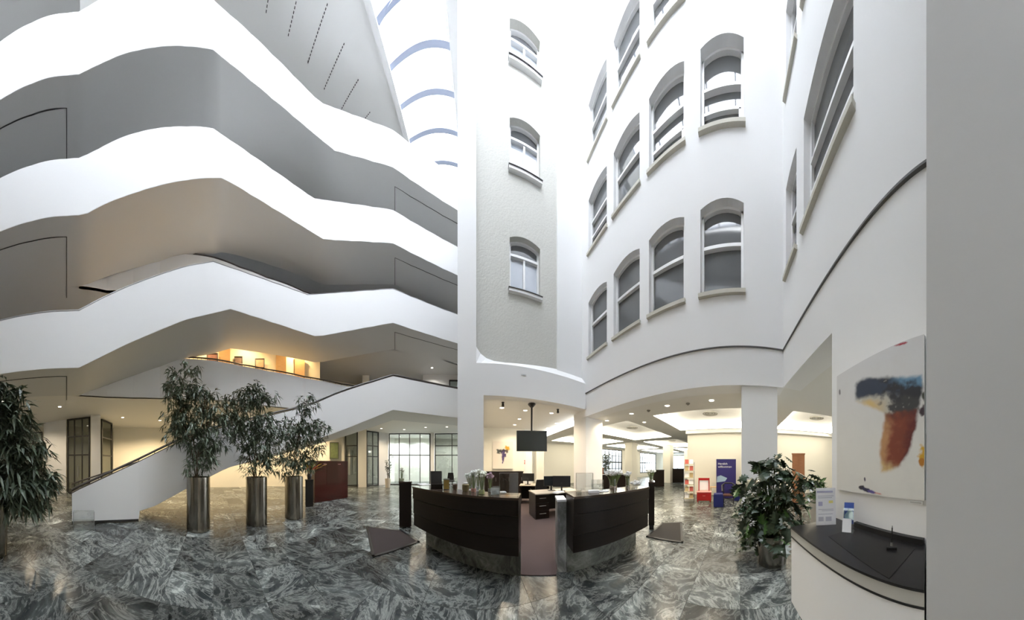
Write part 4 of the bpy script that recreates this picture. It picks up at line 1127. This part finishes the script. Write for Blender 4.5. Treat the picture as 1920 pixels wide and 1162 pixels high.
planter_tree(372, 4.08, .287, 1.27, [(345, 712, 38), (335, 742, 34), (385, 735, 20), (348, 792, 46), (410, 792, 44), (375, 760, 40), (448, 775, 26), (375, 835, 42), (335, 800, 36), (372, 875, 26), (395, 845, 32)], 240, 11, 'willow leaved tree in a tall steel planter, leftmost of the three by the stair')
planter_tree(481, 4.47, .285, 1.24, [(465, 745, 32), (490, 740, 26), (440, 752, 24), (475, 785, 40), (490, 825, 38), (455, 815, 34), (480, 865, 36), (510, 850, 26), (500, 800, 28)], 190, 12, 'willow leaved tree in a tall steel planter, middle one by the stair')
planter_tree(551, 4.98, .27, 1.22, [(572, 758, 24), (560, 800, 34), (592, 800, 28), (545, 820, 34), (585, 830, 26), (555, 850, 32), (540, 875, 28), (575, 870, 24)], 160, 13, 'willow leaved tree in a tall steel planter, rightmost one near the red stand')
planter_tree(-16, 3.0, .285, 1.20, [(-5, 770, 60), (20, 800, 50), (45, 850, 50), (70, 890, 45), (20, 900, 60), (90, 905, 28), (-18, 860, 45), (40, 930, 45), (10, 740, 30), (70, 945, 28)], 230, 14, 'large willow leaved tree at the left edge of the view', .24, .6)
# small potted plant before the bright office
p = P(727, 11.7); e = thing('potted_plant', 'small slender plant in a pale pot before the bright office', 'plant', p, 0)
MB().lathe([(.16, 0), (.20, .62), (.18, .62), (.17, .56)], (0, 0, 0), 20, True, False).build('pot', plain('pale pot', (.55, .5, .42), .5), e, True); MB().lathe([(.17, .54), (.17, .56)], (0, 0, 0), 20).build('soil', SOIL, e)
m = MB(); rn = random.Random(3); tw = MB()
for i in range(5):
    q = Vector((rn.uniform(-.3, .3), rn.uniform(-.2, .2), rn.uniform(1.5, 2.4))); tw.tube([(0, 0, .56), q * .5 + Vector((0, 0, .3)), q], .012, 5, .005)
    for j in range(26):
        t = rn.uniform(.25, 1); c = Vector((q.x * t, q.y * t, .56 + (q.z - .56) * t)); leafgeo(m, c, Vector((rn.gauss(0, 1), rn.gauss(0, 1), rn.uniform(-.2, .6))), .2, .05, .4, rn)
tag(tw.build('stems', BARK, e), None, None, None, 'stuff'); tag(m.build('foliage', TREEL, e), None, None, None, 'stuff')

# ---- leafy monstera beside the desk: every leaf a part
MONL = [leafmat('monstera leaf', (.018, .036, .018), (.045, .08, .042), .28), leafmat('monstera leaf pale', (.035, .06, .04), (.07, .10, .07), .35), leafmat('monstera leaf fresh', (.05, .13, .03), (.09, .19, .05), .35)]
def mon_mesh(seed, mat, size):
    rn = random.Random(seed); V = [(0, 0, 0)]; Fc = []
    n = 9; left = []; right = []
    for i in range(n):
        t = i / (n - 1); wd = math.sin(math.pi * min(1, t * .92 + .08)) ** .75 * .55 * (1 if i % 2 == 0 else .42)
        y = t + (-.12 if i == 0 else 0)
        left.append((-wd, y - (.10 if i % 2 == 0 and i > 0 else 0) * wd, -.28 * t * t - .18 * wd)); right.append((wd, y - (.10 if i % 2 == 0 and i > 0 else 0) * wd, -.28 * t * t - .18 * wd))
    mid = [(0, i / (n - 1), -.22 * (i / (n - 1)) ** 2) for i in range(n)]
    V = mid + left + right
    for i in range(n - 1):
        Fc += [(i, i + 1, n + i + 1, n + i), (i, 2 * n + i, 2 * n + i + 1, i + 1)]
    me = bpy.data.meshes.new('leaf'); me.from_pydata([(v[0] * size, v[1] * size, v[2] * size) for v in V], [], Fc); me.materials.append(mat)
    return me
LM = [mon_mesh(i, MONL[i % 3 if i < 3 else 0], (.20, .22, .19, .17)[i]) for i in range(4)]
def leafy(x, D, r, htop, n, blobs, seed, label, clipf=None):
    p = P(x, D); a0 = az(x); e = thing('leafy_plant', label, 'plant', p, -a0)
    MB().lathe([(r * .95, 0), (r, htop), (r - .015, htop), (r - .015, htop - .05)], (0, 0, 0), 36, True, False).build('pot', STEEL, e, True)
    MB().lathe([(r - .016, htop - .06), (r - .016, htop - .04)], (0, 0, 0), 28).build('soil', SOIL, e)
    rn = random.Random(seed); k = D / F; st = MB(); tot = sum(b[2] ** 2 for b in blobs)
    for bx, by, br in blobs:
        c0 = Vector(((bx - x) * k, 0, ZZ(by, D))); rr = br * k
        for i in range(max(2, round(n * br * br / tot))):
            v = Vector((rn.gauss(0, 1), rn.gauss(0, 1), rn.gauss(0, 1))).normalized() * rn.random() ** .4
            if rn.random() < .7: v.y = -abs(v.y)
            q = c0 + Vector((v.x * rr, v.y * rr * .8, v.z * rr))
            if clipf and not clipf(q): continue
            o = bpy.data.objects.new('leaf', rn.choice((LM[0], LM[0], LM[3], LM[3], LM[0], LM[3], LM[1], LM[1], LM[2]))); COL.objects.link(o); o.parent = e
            yaw = math.atan2(-q.x, q.y) + rn.gauss(0, .7); pitch = rn.gauss(-.55, .4)
            s_ = rn.uniform(.7, 1.15)
            o.matrix_local = Matrix.Translation(q) @ Matrix.Rotation(yaw, 4, 'Z') @ Matrix.Rotation(pitch, 4, 'X') @ Matrix.Rotation(rn.gauss(0, .4), 4, 'Y') @ Matrix.Diagonal((s_, s_, s_, 1))
            if i % 2 == 0: st.tube([(rn.uniform(-.1, .1), rn.uniform(-.1, .1), htop - .05), (q.x * .5, q.y * .5, (q.z + htop) / 2 + .1), q], .006, 4)
    tag(st.build('stems', plain('green stalk', (.06, .09, .03), .6), e), None, None, None, 'stuff')
leafy(1447, 2.74, .245, .46, 285, [(1447, 868, 26), (1420, 885, 32), (1470, 885, 34), (1410, 920, 34), (1450, 925, 42), (1490, 910, 30), (1415, 960, 36), (1455, 970, 40), (1490, 955, 30), (1420, 1000, 30), (1455, 1005, 30), (1400, 950, 24), (1520, 895, 16), (1400, 1020, 16)], 21,
      'big leafy monstera in a steel pot before the corner column')
e = thing('potted_plant', 'plain pale planter with a green plant beyond the passage', 'plant', P(1534, 4.6), 0)
MB().lathe([(.2, 0), (.24, .55), (.22, .55), (.21, .5)], (0, 0, 0), 20, True, False).build('pot', plain('pale pot', (.55, .5, .42), .5), e, True)
m = MB(); rn = random.Random(9)
for i in range(160): leafgeo(m, Vector((rn.gauss(0, .08), rn.gauss(0, .08), .5 + rn.random() * .6)), Vector((rn.gauss(0, 1), rn.gauss(0, 1), rn.uniform(.2, 1.2))), .35, .04, .6, rn)
tag(m.build('foliage', MONL[2], e), None, None, None, 'stuff')

# ---- red stand, black pedestal with flowers, framed notice
a, b = P(590, 6.86), P(652, 7.95); d = b - a; nrm = Vector((d.y, -d.x, 0)).normalized()
if nrm.dot(a) > 0: nrm = -nrm
mid = (a + b) / 2 - nrm * .28; rz = math.atan2(d.y, d.x)
e = thing('red_stand', 'tall glossy dark red information stand near the right planter', 'stand', mid, rz)
REDM = plain('glossy dark red', (.042, .002, .002), .2, coat=.15)
sgn = 1 if (Matrix.Rotation(rz, 3, 'Z') @ Vector((0, -1, 0))).dot(nrm) > 0 else -1
MB().box((0, 0, .88), (d.length, .56, 1.72)).build('body', REDM, e)
MB().box((0, 0, .012), (d.length - .06, .5, .024)).build('plinth', BLACK, e)
MB().box((0, -.284 * sgn, 1.2), (d.length * .34, .008, 1.0)).build('front_panel', plain('darker red', (.035, .004, .004), .15), e)
MB().box((0, -.2835 * sgn, 1.60), (d.length * .52, .006, .022)).build('headline', plain('pale pink print', (.62, .40, .38), .6), e)
p = P(580, 6.45); e = thing('pedestal', 'low black pedestal left of the red stand', 'pedestal', p, -az(582))
MB().box((0, 0, .5), (.30, .30, .96)).build('body', BLACK, e); MB().box((0, 0, .99), (.33, .33, .03)).build('top', BLACK, e); MB().box((0, 0, .01), (.27, .27, .02)).build('plinth', BLACK, e)
e = thing('flower_arrangement', 'orange and yellow flower arrangement on the black pedestal', 'flowers', (p.x, p.y, 1.006), 0)
MB().lathe([(.07, 0), (.10, .16), (.08, .22)], (0, 0, 0), 16).build('vase', plain('dark vase', (.03, .03, .035), .3), e, True)
m1, m2, m3 = MB(), MB(), MB(); rn = random.Random(5)
for i in range(60):
    v = Vector((rn.gauss(0, .5), rn.gauss(0, .5), rn.uniform(.3, 1.2))); L_ = rn.uniform(.25, .62)
    tgt = (m1, m2, m3)[0 if i < 34 else 1 if i < 48 else 2]
    leafgeo(tgt, Vector((0, 0, .2)) + v * L_ * .5, v, L_ * .7, .035, .5, rn)
tag(m1.build('leaves', MONL[2], e), None, None, None, 'stuff'); tag(m2.build('orange_blooms', plain('orange bloom', (.65, .09, .015), .5), e), None, None, None, 'stuff'); tag(m3.build('yellow_blooms', plain('yellow bloom', (.75, .5, .04), .5), e), None, None, None, 'stuff')
def frame_pic(x, D, y0, y1, wd, label, colf, cat='picture', mat=None, fr=DARKFR):
    q = P(x, D, ZZ(y1, D)); hh = ZZ(y0, D) - ZZ(y1, D)
    e = thing('framed_picture', label, cat, q, -az(x))
    for c, dd in (((0, 0, .02), (wd, .04, .04)), ((0, 0, hh - .02), (wd, .04, .04)), ((-wd / 2 + .02, 0, hh / 2), (.04, .04, hh - .08)), ((wd / 2 - .02, 0, hh / 2), (.04, .04, hh - .08))): MB().box(c, dd).build('frame_bar', fr, e)
    MB().box((0, .005, hh / 2), (wd - .08, .015, hh - .08)).build('print', plain(label[:20], colf, .5, vary=.5, scale=6), e)
frame_pic(626.5, 12.35, 829, 860, .66, 'framed green print on the cream wall above the red stand', (.10, .13, .05))
for k, (x, y0, y1, wd, c, l) in enumerate(((398, 662, 678, .55, (.25, .10, .06), 'leftmost dark red picture in the warm lit gallery'), (447, 668, 690, .42, (.20, .12, .08), 'second dark framed picture in the warm lit gallery'), (487, 672, 690, .5, (.45, .28, .15), 'third picture in the warm lit gallery'))):
    frame_pic(x, interp(GB, x) - .14, y0, y1, wd, l, c)
for x, l in ((421, 'left of the second picture'), (527, 'right of the pictures'), (562, 'farthest right')):
    D = interp(GB, x) - .2; q = P(x, D, CL1 + 1.1); e = thing('wood_panel', 'honey coloured wooden wall panel in the gallery, ' + l, 'panel', q, -az(x))
    MB().box((0, 0, 1.2), (.55, .05, 2.4)).build('board', OAK, e); MB().box((0, -.03, 2.35), (.58, .03, .06)).build('batten', OAK, e)

# clear stand at the stair foot
e = acrylic(157, 992, .50, .16, .44, 'clear acrylic stand on the floor before the stair foot', 0.0)
m = MB()
for sx in (-1, 1): MB().box((sx * .25, -.06, .22), (.012, .012, .44)).build('edge', SRAIL, e)
# low steel railing behind the stair
e = thing('railing', 'low steel railing before the warm wall at the far left', 'railing', P(230, 9.6), -az(230))
MB().tube([(-.6, 0, 1.0), (.6, 0, 1.0)], .02, 6).build('rail', SRAIL, e)
for i in range(5): MB().tube([(-.55 + .275 * i, 0, 0), (-.55 + .275 * i, 0, 1.0)], .014, 6).build('post', SRAIL, e)

# ---- children's corner in the hall
def hall_thing(name, label, cat, x, y, turn=0.0): return thing(name, label, cat, PF(x, y), -az(x) + turn)
e = hall_thing('brochure_rack', 'slim wire brochure rack left of the red toy kitchen', 'rack', 1292, 938)
for sx in (-1, 1):
    for sy in (-1, 1): MB().tube([(sx * .22, sy * .15, 0), (sx * .22, sy * .15, 1.68)], .012, 6).build('upright', SRAIL, e)
for i in range(6):
    MB().box((0, 0, .1 + i * .3), (.46, .32, .015)).build('shelf', plain('rack tray', (.45, .42, .3), .5), e)
    for j in range(2):
        MB().box((-.1 + .2 * j, -.05, .22 + i * .3 - (.02 if i == 5 else 0)), (.16, .02, .2), m=Matrix.Rotation(-.2, 3, 'X')).build('brochure', (PAPER, plain('tan brochure', (.5, .38, .2), .6), plain('red brochure', (.5, .1, .08), .6))[(i + j) % 3], e)
e = hall_thing('toy_kitchen', 'red toy kitchen with a white window between rack and poster', 'toy', 1320, 940)
RT = plain('toy red', (.36, .014, .014), .35); PK = plain('toy pink', (.75, .35, .32), .4)
MB().box((0, 0, .24), (.60, .35, .34)).build('cupboard', RT, e)
for sx in (-1, 1):
    MB().box((sx * .26, 0, .035), (.05, .3, .07)).build('foot', RT, e); MB().box((sx * .22, .1, .70), (.04, .06, .56)).build('upright', RT, e)
MB().box((0, .1, .95), (.48, .07, .10)).build('arch', RT, e); MB().box((0, .12, .68), (.40, .02, .40)).build('window', PAPER, e); MB().box((0, -.02, .43), (.62, .37, .03)).build('worktop', PK, e)
for sx in (-1, 1): d = MB().box((sx * .145, -.182, .24), (.27, .015, .30)).build('door', RT, e); MB().blob((sx * .03, -.2, .28), (.015, .015, .015)).build('knob', PK, d)
BLU = plain('toy blue', (.008, .014, .11), .4)
for x, y, s_, l in ((1347, 951, .36, 'blue toy cube stool in front of the poster'), (1384, 939, .34, 'blue toy cube stool right of the poster')):
    e = hall_thing('cube_stool', l, 'stool', x, y); MB().box((0, .18, .23), (s_, s_, .44)).build('body', BLU, e); MB().box((0, .18, .465), (s_ - .03, s_ - .03, .03)).build('seat', plain('toy dark blue', (.015, .02, .13), .6), e); MB().box((0, .18, .006), (s_ - .04, s_ - .04, .012)).build('base', BLACK, e)
e = hall_thing('play_table', 'small pale wooden play table beside the blue cubes', 'table', 1341, 933)
MB().box((0, .2, .49), (.5, .4, .03)).build('top', plain('pale pine', (.62, .42, .22), .5), e)
for sx in (-1, 1):
    for sy in (-1, 1): MB().box((sx * .21, .2 + sy * .16, .24), (.04, .04, .47)).build('leg', MATS['pale pine'], e)
e = hall_thing('curved_chair', 'low dark bentwood chair before the blue poster', 'chair', 1366, 944)
MB().box((0, .1, .34), (.42, .40, .05)).build('seat', plain('brown seat', (.08, .03, .02), .6), e)
m = MB(); m.tube([(-.25, -.05, .50), (-.27, .15, .72), (-.15, .30, .80), (.15, .30, .80), (.27, .15, .72), (.25, -.05, .50)], .03, 8); m.build('bent_back', BLACK, e, True)
for sx in (-1, 1):
    MB().tube([(sx * .2, -.05, 0), (sx * .2, -.05, .32)], .022, 6).build('leg', WENGE, e); MB().tube([(sx * .2, .27, 0), (sx * .2, .27, .78)], .022, 6).build('leg', WENGE, e)
e = hall_thing('poster', 'standing blue poster with two white lines of writing at the cream wall', 'poster', 1361.5, 934, 0.0)
MB().box((0, 0, .93), (.92, .03, 1.82)).build('board', plain('poster blue', (.022, .017, .13), .45), e); MB().box((0, .02, .01), (.5, .3, .02)).build('foot', BLACK, e)
def text(body, size, loc, mat, parent, rot=(R(90), 0, 0), name='lettering', ex=.001):
    cu = bpy.data.curves.new(name, 'FONT'); cu.body = body; cu.size = size; cu.extrude = ex; cu.resolution_u = 2
    to = bpy.data.objects.new(name, cu); COL.objects.link(to)
    dg = bpy.context.evaluated_depsgraph_get(); me = bpy.data.meshes.new_from_object(to.evaluated_get(dg)); bpy.data.objects.remove(to)
    me.materials.append(mat); o = bpy.data.objects.new(name, me); COL.objects.link(o); o.parent = parent; o.location = loc; o.rotation_euler = rot
    return o
text('Herzlich', .13, (-.38, -.018, 1.58), PAPER, e); text('willkommen', .13, (-.38, -.018, 1.44), PAPER, e)
MB().add([(-.44, -.017, .75), (-.05, -.017, .80), (.05, -.017, .95), (-.25, -.017, 1.08), (-.42, -.017, 1.02)], [(0, 1, 2, 3, 4)]).build('pale_print', plain('pale blue print', (.30, .42, .55), .5), e)

# far hall furniture
def far_cab(x, D, wd, hh, mat, label, dp=.5):
    e = thing('cabinet', label, 'cabinet', P(x, D), -az(x))
    MB().box((0, 0, hh / 2 + .03), (wd, dp, hh - .06)).build('body', mat, e); MB().box((0, 0, hh + .01), (wd + .04, dp + .04, .04)).build('top', mat, e); MB().box((0, 0, .015), (wd - .06, dp - .06, .03)).build('plinth', BLACK, e)
    for sx in (-1, 1): MB().box((sx * wd / 4, -dp / 2 - .006, hh / 2), (wd / 2 - .03, .012, hh - .12)).build('door', mat, e)
far_cab(1118, 11.0, .95, 1.35, wood('walnut', (.16, .07, .03), (.25, .12, .05)), 'walnut cabinet right of the reception column')
far_cab(1232, 12.0, 1.0, 1.2, WENGE, 'dark cabinet left of the second hall column'); far_cab(1272, 14.5, 1.0, 1.25, WENGE, 'dark cabinet right of the second hall column')
far_cab(1152, 7.6, 1.3, 1.1, WENGE, 'low dark cabinet behind the right counter blossoms')
far_cab(1497, 6.9, .5, 2.0, wood('shelf wood', (.30, .13, .06), (.45, .22, .12)), 'reddish wooden cupboard beyond the passage', .4)
e = thing('tall_plant', 'dark green tall plant before the lattice window', 'plant', P(1136, 12.6), 0)
MB().lathe([(.2, 0), (.25, .5)], (0, 0, 0), 18).build('pot', BLACK, e, True); m = MB(); rn = random.Random(8)
for i in range(320): leafgeo(m, Vector((rn.gauss(0, .18), rn.gauss(0, .18), .5 + rn.random() * 1.8)), Vector((rn.gauss(0, 1), rn.gauss(0, 1), rn.uniform(-.2, .9))), .4, .05, .6, rn)
tag(m.build('foliage', TREEL, e), None, None, None, 'stuff'); MB().tube([(0, 0, .45), (.03, 0, 1.4), (0, 0, 2.2)], .02, 6).build('stem', BARK, e)
# fire notice in the bay
q = Vector((2.72, 9.49, ZZ(866, 9.6))); e = thing('wall_notice', 'small red safety notice on the pale wall of the bay', 'notice', q, 0)
MB().box((0, -.006, 0), (.16, .01, .24)).build('plate', plain('notice red', (.5, .06, .05), .5), e); MB().box((0, -.0125, .02), (.09, .003, .08)).build('print', PAPER, e)

# ---- writing desk along the south wall
DH = .85
sL, sRt = 1.75, .53
def front(s_): return .767 + (.875 - .767) * (sL - s_) / (sL - .40) - .03 * math.sin(math.pi * (sL - s_) / (sL - .4))
e0 = thing('wall_desk', 'white wall desk with black top and pale edge band under the painting', 'desk', PB(1.1, 1.1, 0), 0); O = Vector(e0.location)
n = 12; TE = math.tan(R(20.05))
def send(i, d): return sL + (d * TE + .012 - sL) * i / n
def fr(i):
    d = .85
    for _ in range(3): d = front(send(i, d))
    return d
def dk(m, f0, back, z0, z1):
    I = range(n + 1); ff = [fr(i) + f0 for i in I]
    return m.bar4([PB(send(i, ff[i]), ff[i], z0) - O for i in I], [PB(send(i, back), back, z0) - O for i in I], [PB(send(i, back), back, z1) - O for i in I], [PB(send(i, ff[i]), ff[i], z1) - O for i in I])
bk = DB - .004
dk(MB(), .004, bk, .0, .735).build('front', WHITE, e0, True)
dk(MB(), -.004, bk, .735, .748).build('lower_edge', BLACK, e0, True)
dk(MB(), 0.0, bk, .748, .833).build('edge_band', plain('pale grey band', (.46, .45, .41), .5), e0, True)
dk(MB(), -.006, bk, .833, DH).build('top', plain('black desk top', (.012, .012, .014), .3), e0, True)
m = MB(); m.hexa([PB(1.35, bk - .05, DH) - O, PB(sRt, bk - .05, DH) - O, PB(sRt, bk, DH) - O, PB(1.35, bk, DH) - O], [PB(1.35, bk - .05, DH + .05) - O, PB(sRt, bk - .05, DH + .05) - O, PB(sRt, bk, DH + .05) - O, PB(1.35, bk, DH + .05) - O]); m.build('back_strip', BLACK, e0)
m = MB(); q = [PZ(1553, 1005, DH + .0015), PZ(1667, 1085, DH + .0015), PZ(1716, 1028, DH + .0015), PZ(1600, 990, DH + .0015)]
MB().hexa([v - O for v in q], [v + Vector((0, 0, .002)) - O for v in q]).build('writing_pad', plain('black leather pad', (.004, .004, .005), .4), e0)
# notice stand
q = PZ(1549, 984, DH); e = thing('notice_stand', 'white printed notice standing on the left end of the black desk top', 'notice', q, -az(1549) + R(8))
MM = Matrix.Rotation(-.10, 3, 'X')
MB().box((0, .02, .215), (.235, .004, .43), m=MM).build('sheet', PAPER, e)
PR = plain('lilac print', (.45, .45, .62), .7); YP = plain('yellow print', (.75, .68, .25), .7); GP = plain('grey text print', (.5, .51, .58), .7)
for z, x0, wd, hh, mt in ((.385, -.01, .19, .022, PR), (.335, 0, .19, .008, GP), (.315, -.01, .17, .008, GP), (.265, .06, .05, .03, YP), (.245, -.065, .05, .05, PR), (.18, 0, .18, .007, GP), (.165, .02, .14, .007, GP), (.125, -.005, .17, .007, GP), (.07, -.06, .06, .05, GP), (.07, .03, .07, .05, GP)):
    c = MM @ Vector((x0, -.0028, z - .215)) + Vector((0, .02, .215)); MB().box(c, (wd, .0012, hh), m=MM).build('print', mt, e)
MB().box((0, .05, .006), (.2, .10, .012)).build('foot', BLACK, e)
# brochure holder
q = PZ(1590, 998, DH); e = thing('brochure_holder', 'small holder with blue and white brochures on the black desk top', 'display holder', q, -az(1590) + R(-12))
MM = Matrix.Rotation(-.18, 3, 'X')
b = MB().box((0, .045, .19), (.105, .006, .22), m=MM).build('blue_brochure', plain('brochure blue', (.05, .10, .38), .35), e)
MB().add([MM @ Vector(v) + Vector((0, .040, .19)) for v in ((-.045, -.001, -.02), (.0, -.001, .035), (.045, -.001, .02), (.045, -.001, -.06), (-.045, -.001, -.075))], [(0, 1, 2, 3, 4)]).build('brochure_picture', plain('brochure photo', (.30, .42, .50), .4, vary=.5, scale=30), e)
MB().box((-.012, -.005, .075), (.095, .005, .135), m=MM).build('white_leaflet', PAPER, e)
MB().box((0, .02, .125), (.115, .003, .24), m=MM).build('back_sheet', ACRYL, e); MB().box((0, .02, .004), (.12, .11, .008)).build('foot', ACRYL, e)
# pen stand
q = PZ(1672, 1030, DH); e = thing('pen_stand', 'pen standing upright in a black block on the desk', 'pen', q, -az(1672))
MB().box((0, .02, .012), (.085, .07, .024)).build('block', BLACK, e); MB().lathe([(.014, .024), (.010, .05)], (0, .02, 0), 12).build('socket', SRAIL, e, True); MB().tube([(0, .02, .04), (.004, .02, .175)], .0055, 8).build('pen', BLACK, e, True)
MB().tube([(0.004, .02, .175), (0.0045, .02, .19)], .004, 8).build('cap', SRAIL, e)
# small wall boxes
q = PZ(780, 745, 0); 
for x, y, D, l in ((783, 746, 7.9, 'small white box on the lowest stair parapet'),):
    pass
q = Vector((5.0 * math.tan(az(982)), VC - .006, ZZ(703, 5.0 / math.cos(az(982))))); e = thing('wall_plate', 'small pale plate on the fascia over the reception', 'plate', q, 0)
MB().box((0, 0, 0), (.16, .01, .05)).build('plate', plain('pale plate', (.6, .6, .6), .5), e); MB().box((0, -.007, 0), (.10, .004, .02)).build('badge', plain('pale badge', (.45, .45, .45), .5), e)
for x, y, z, l in ((50, 752, CL1, 'at the far left ceiling'), (1290, 756, HC, 'in the hall ceiling before the coffer'), (1216, 769, HC, 'in the hall ceiling left of the large coffer')):
    p = PZ(x, y, z); e = thing('smoke_detector', 'small dark smoke detector ' + l, 'detector', p, 0)
    MB().lathe([(.06, 0), (.06, -.02)], (0, 0, 0), 16).build('base', plain('detector grey', (.25, .24, .22), .5), e); MB().lathe([(.045, -.02), (.03, -.05)], (0, 0, 0), 16).build('sensor', MATS['detector grey'], e, True)
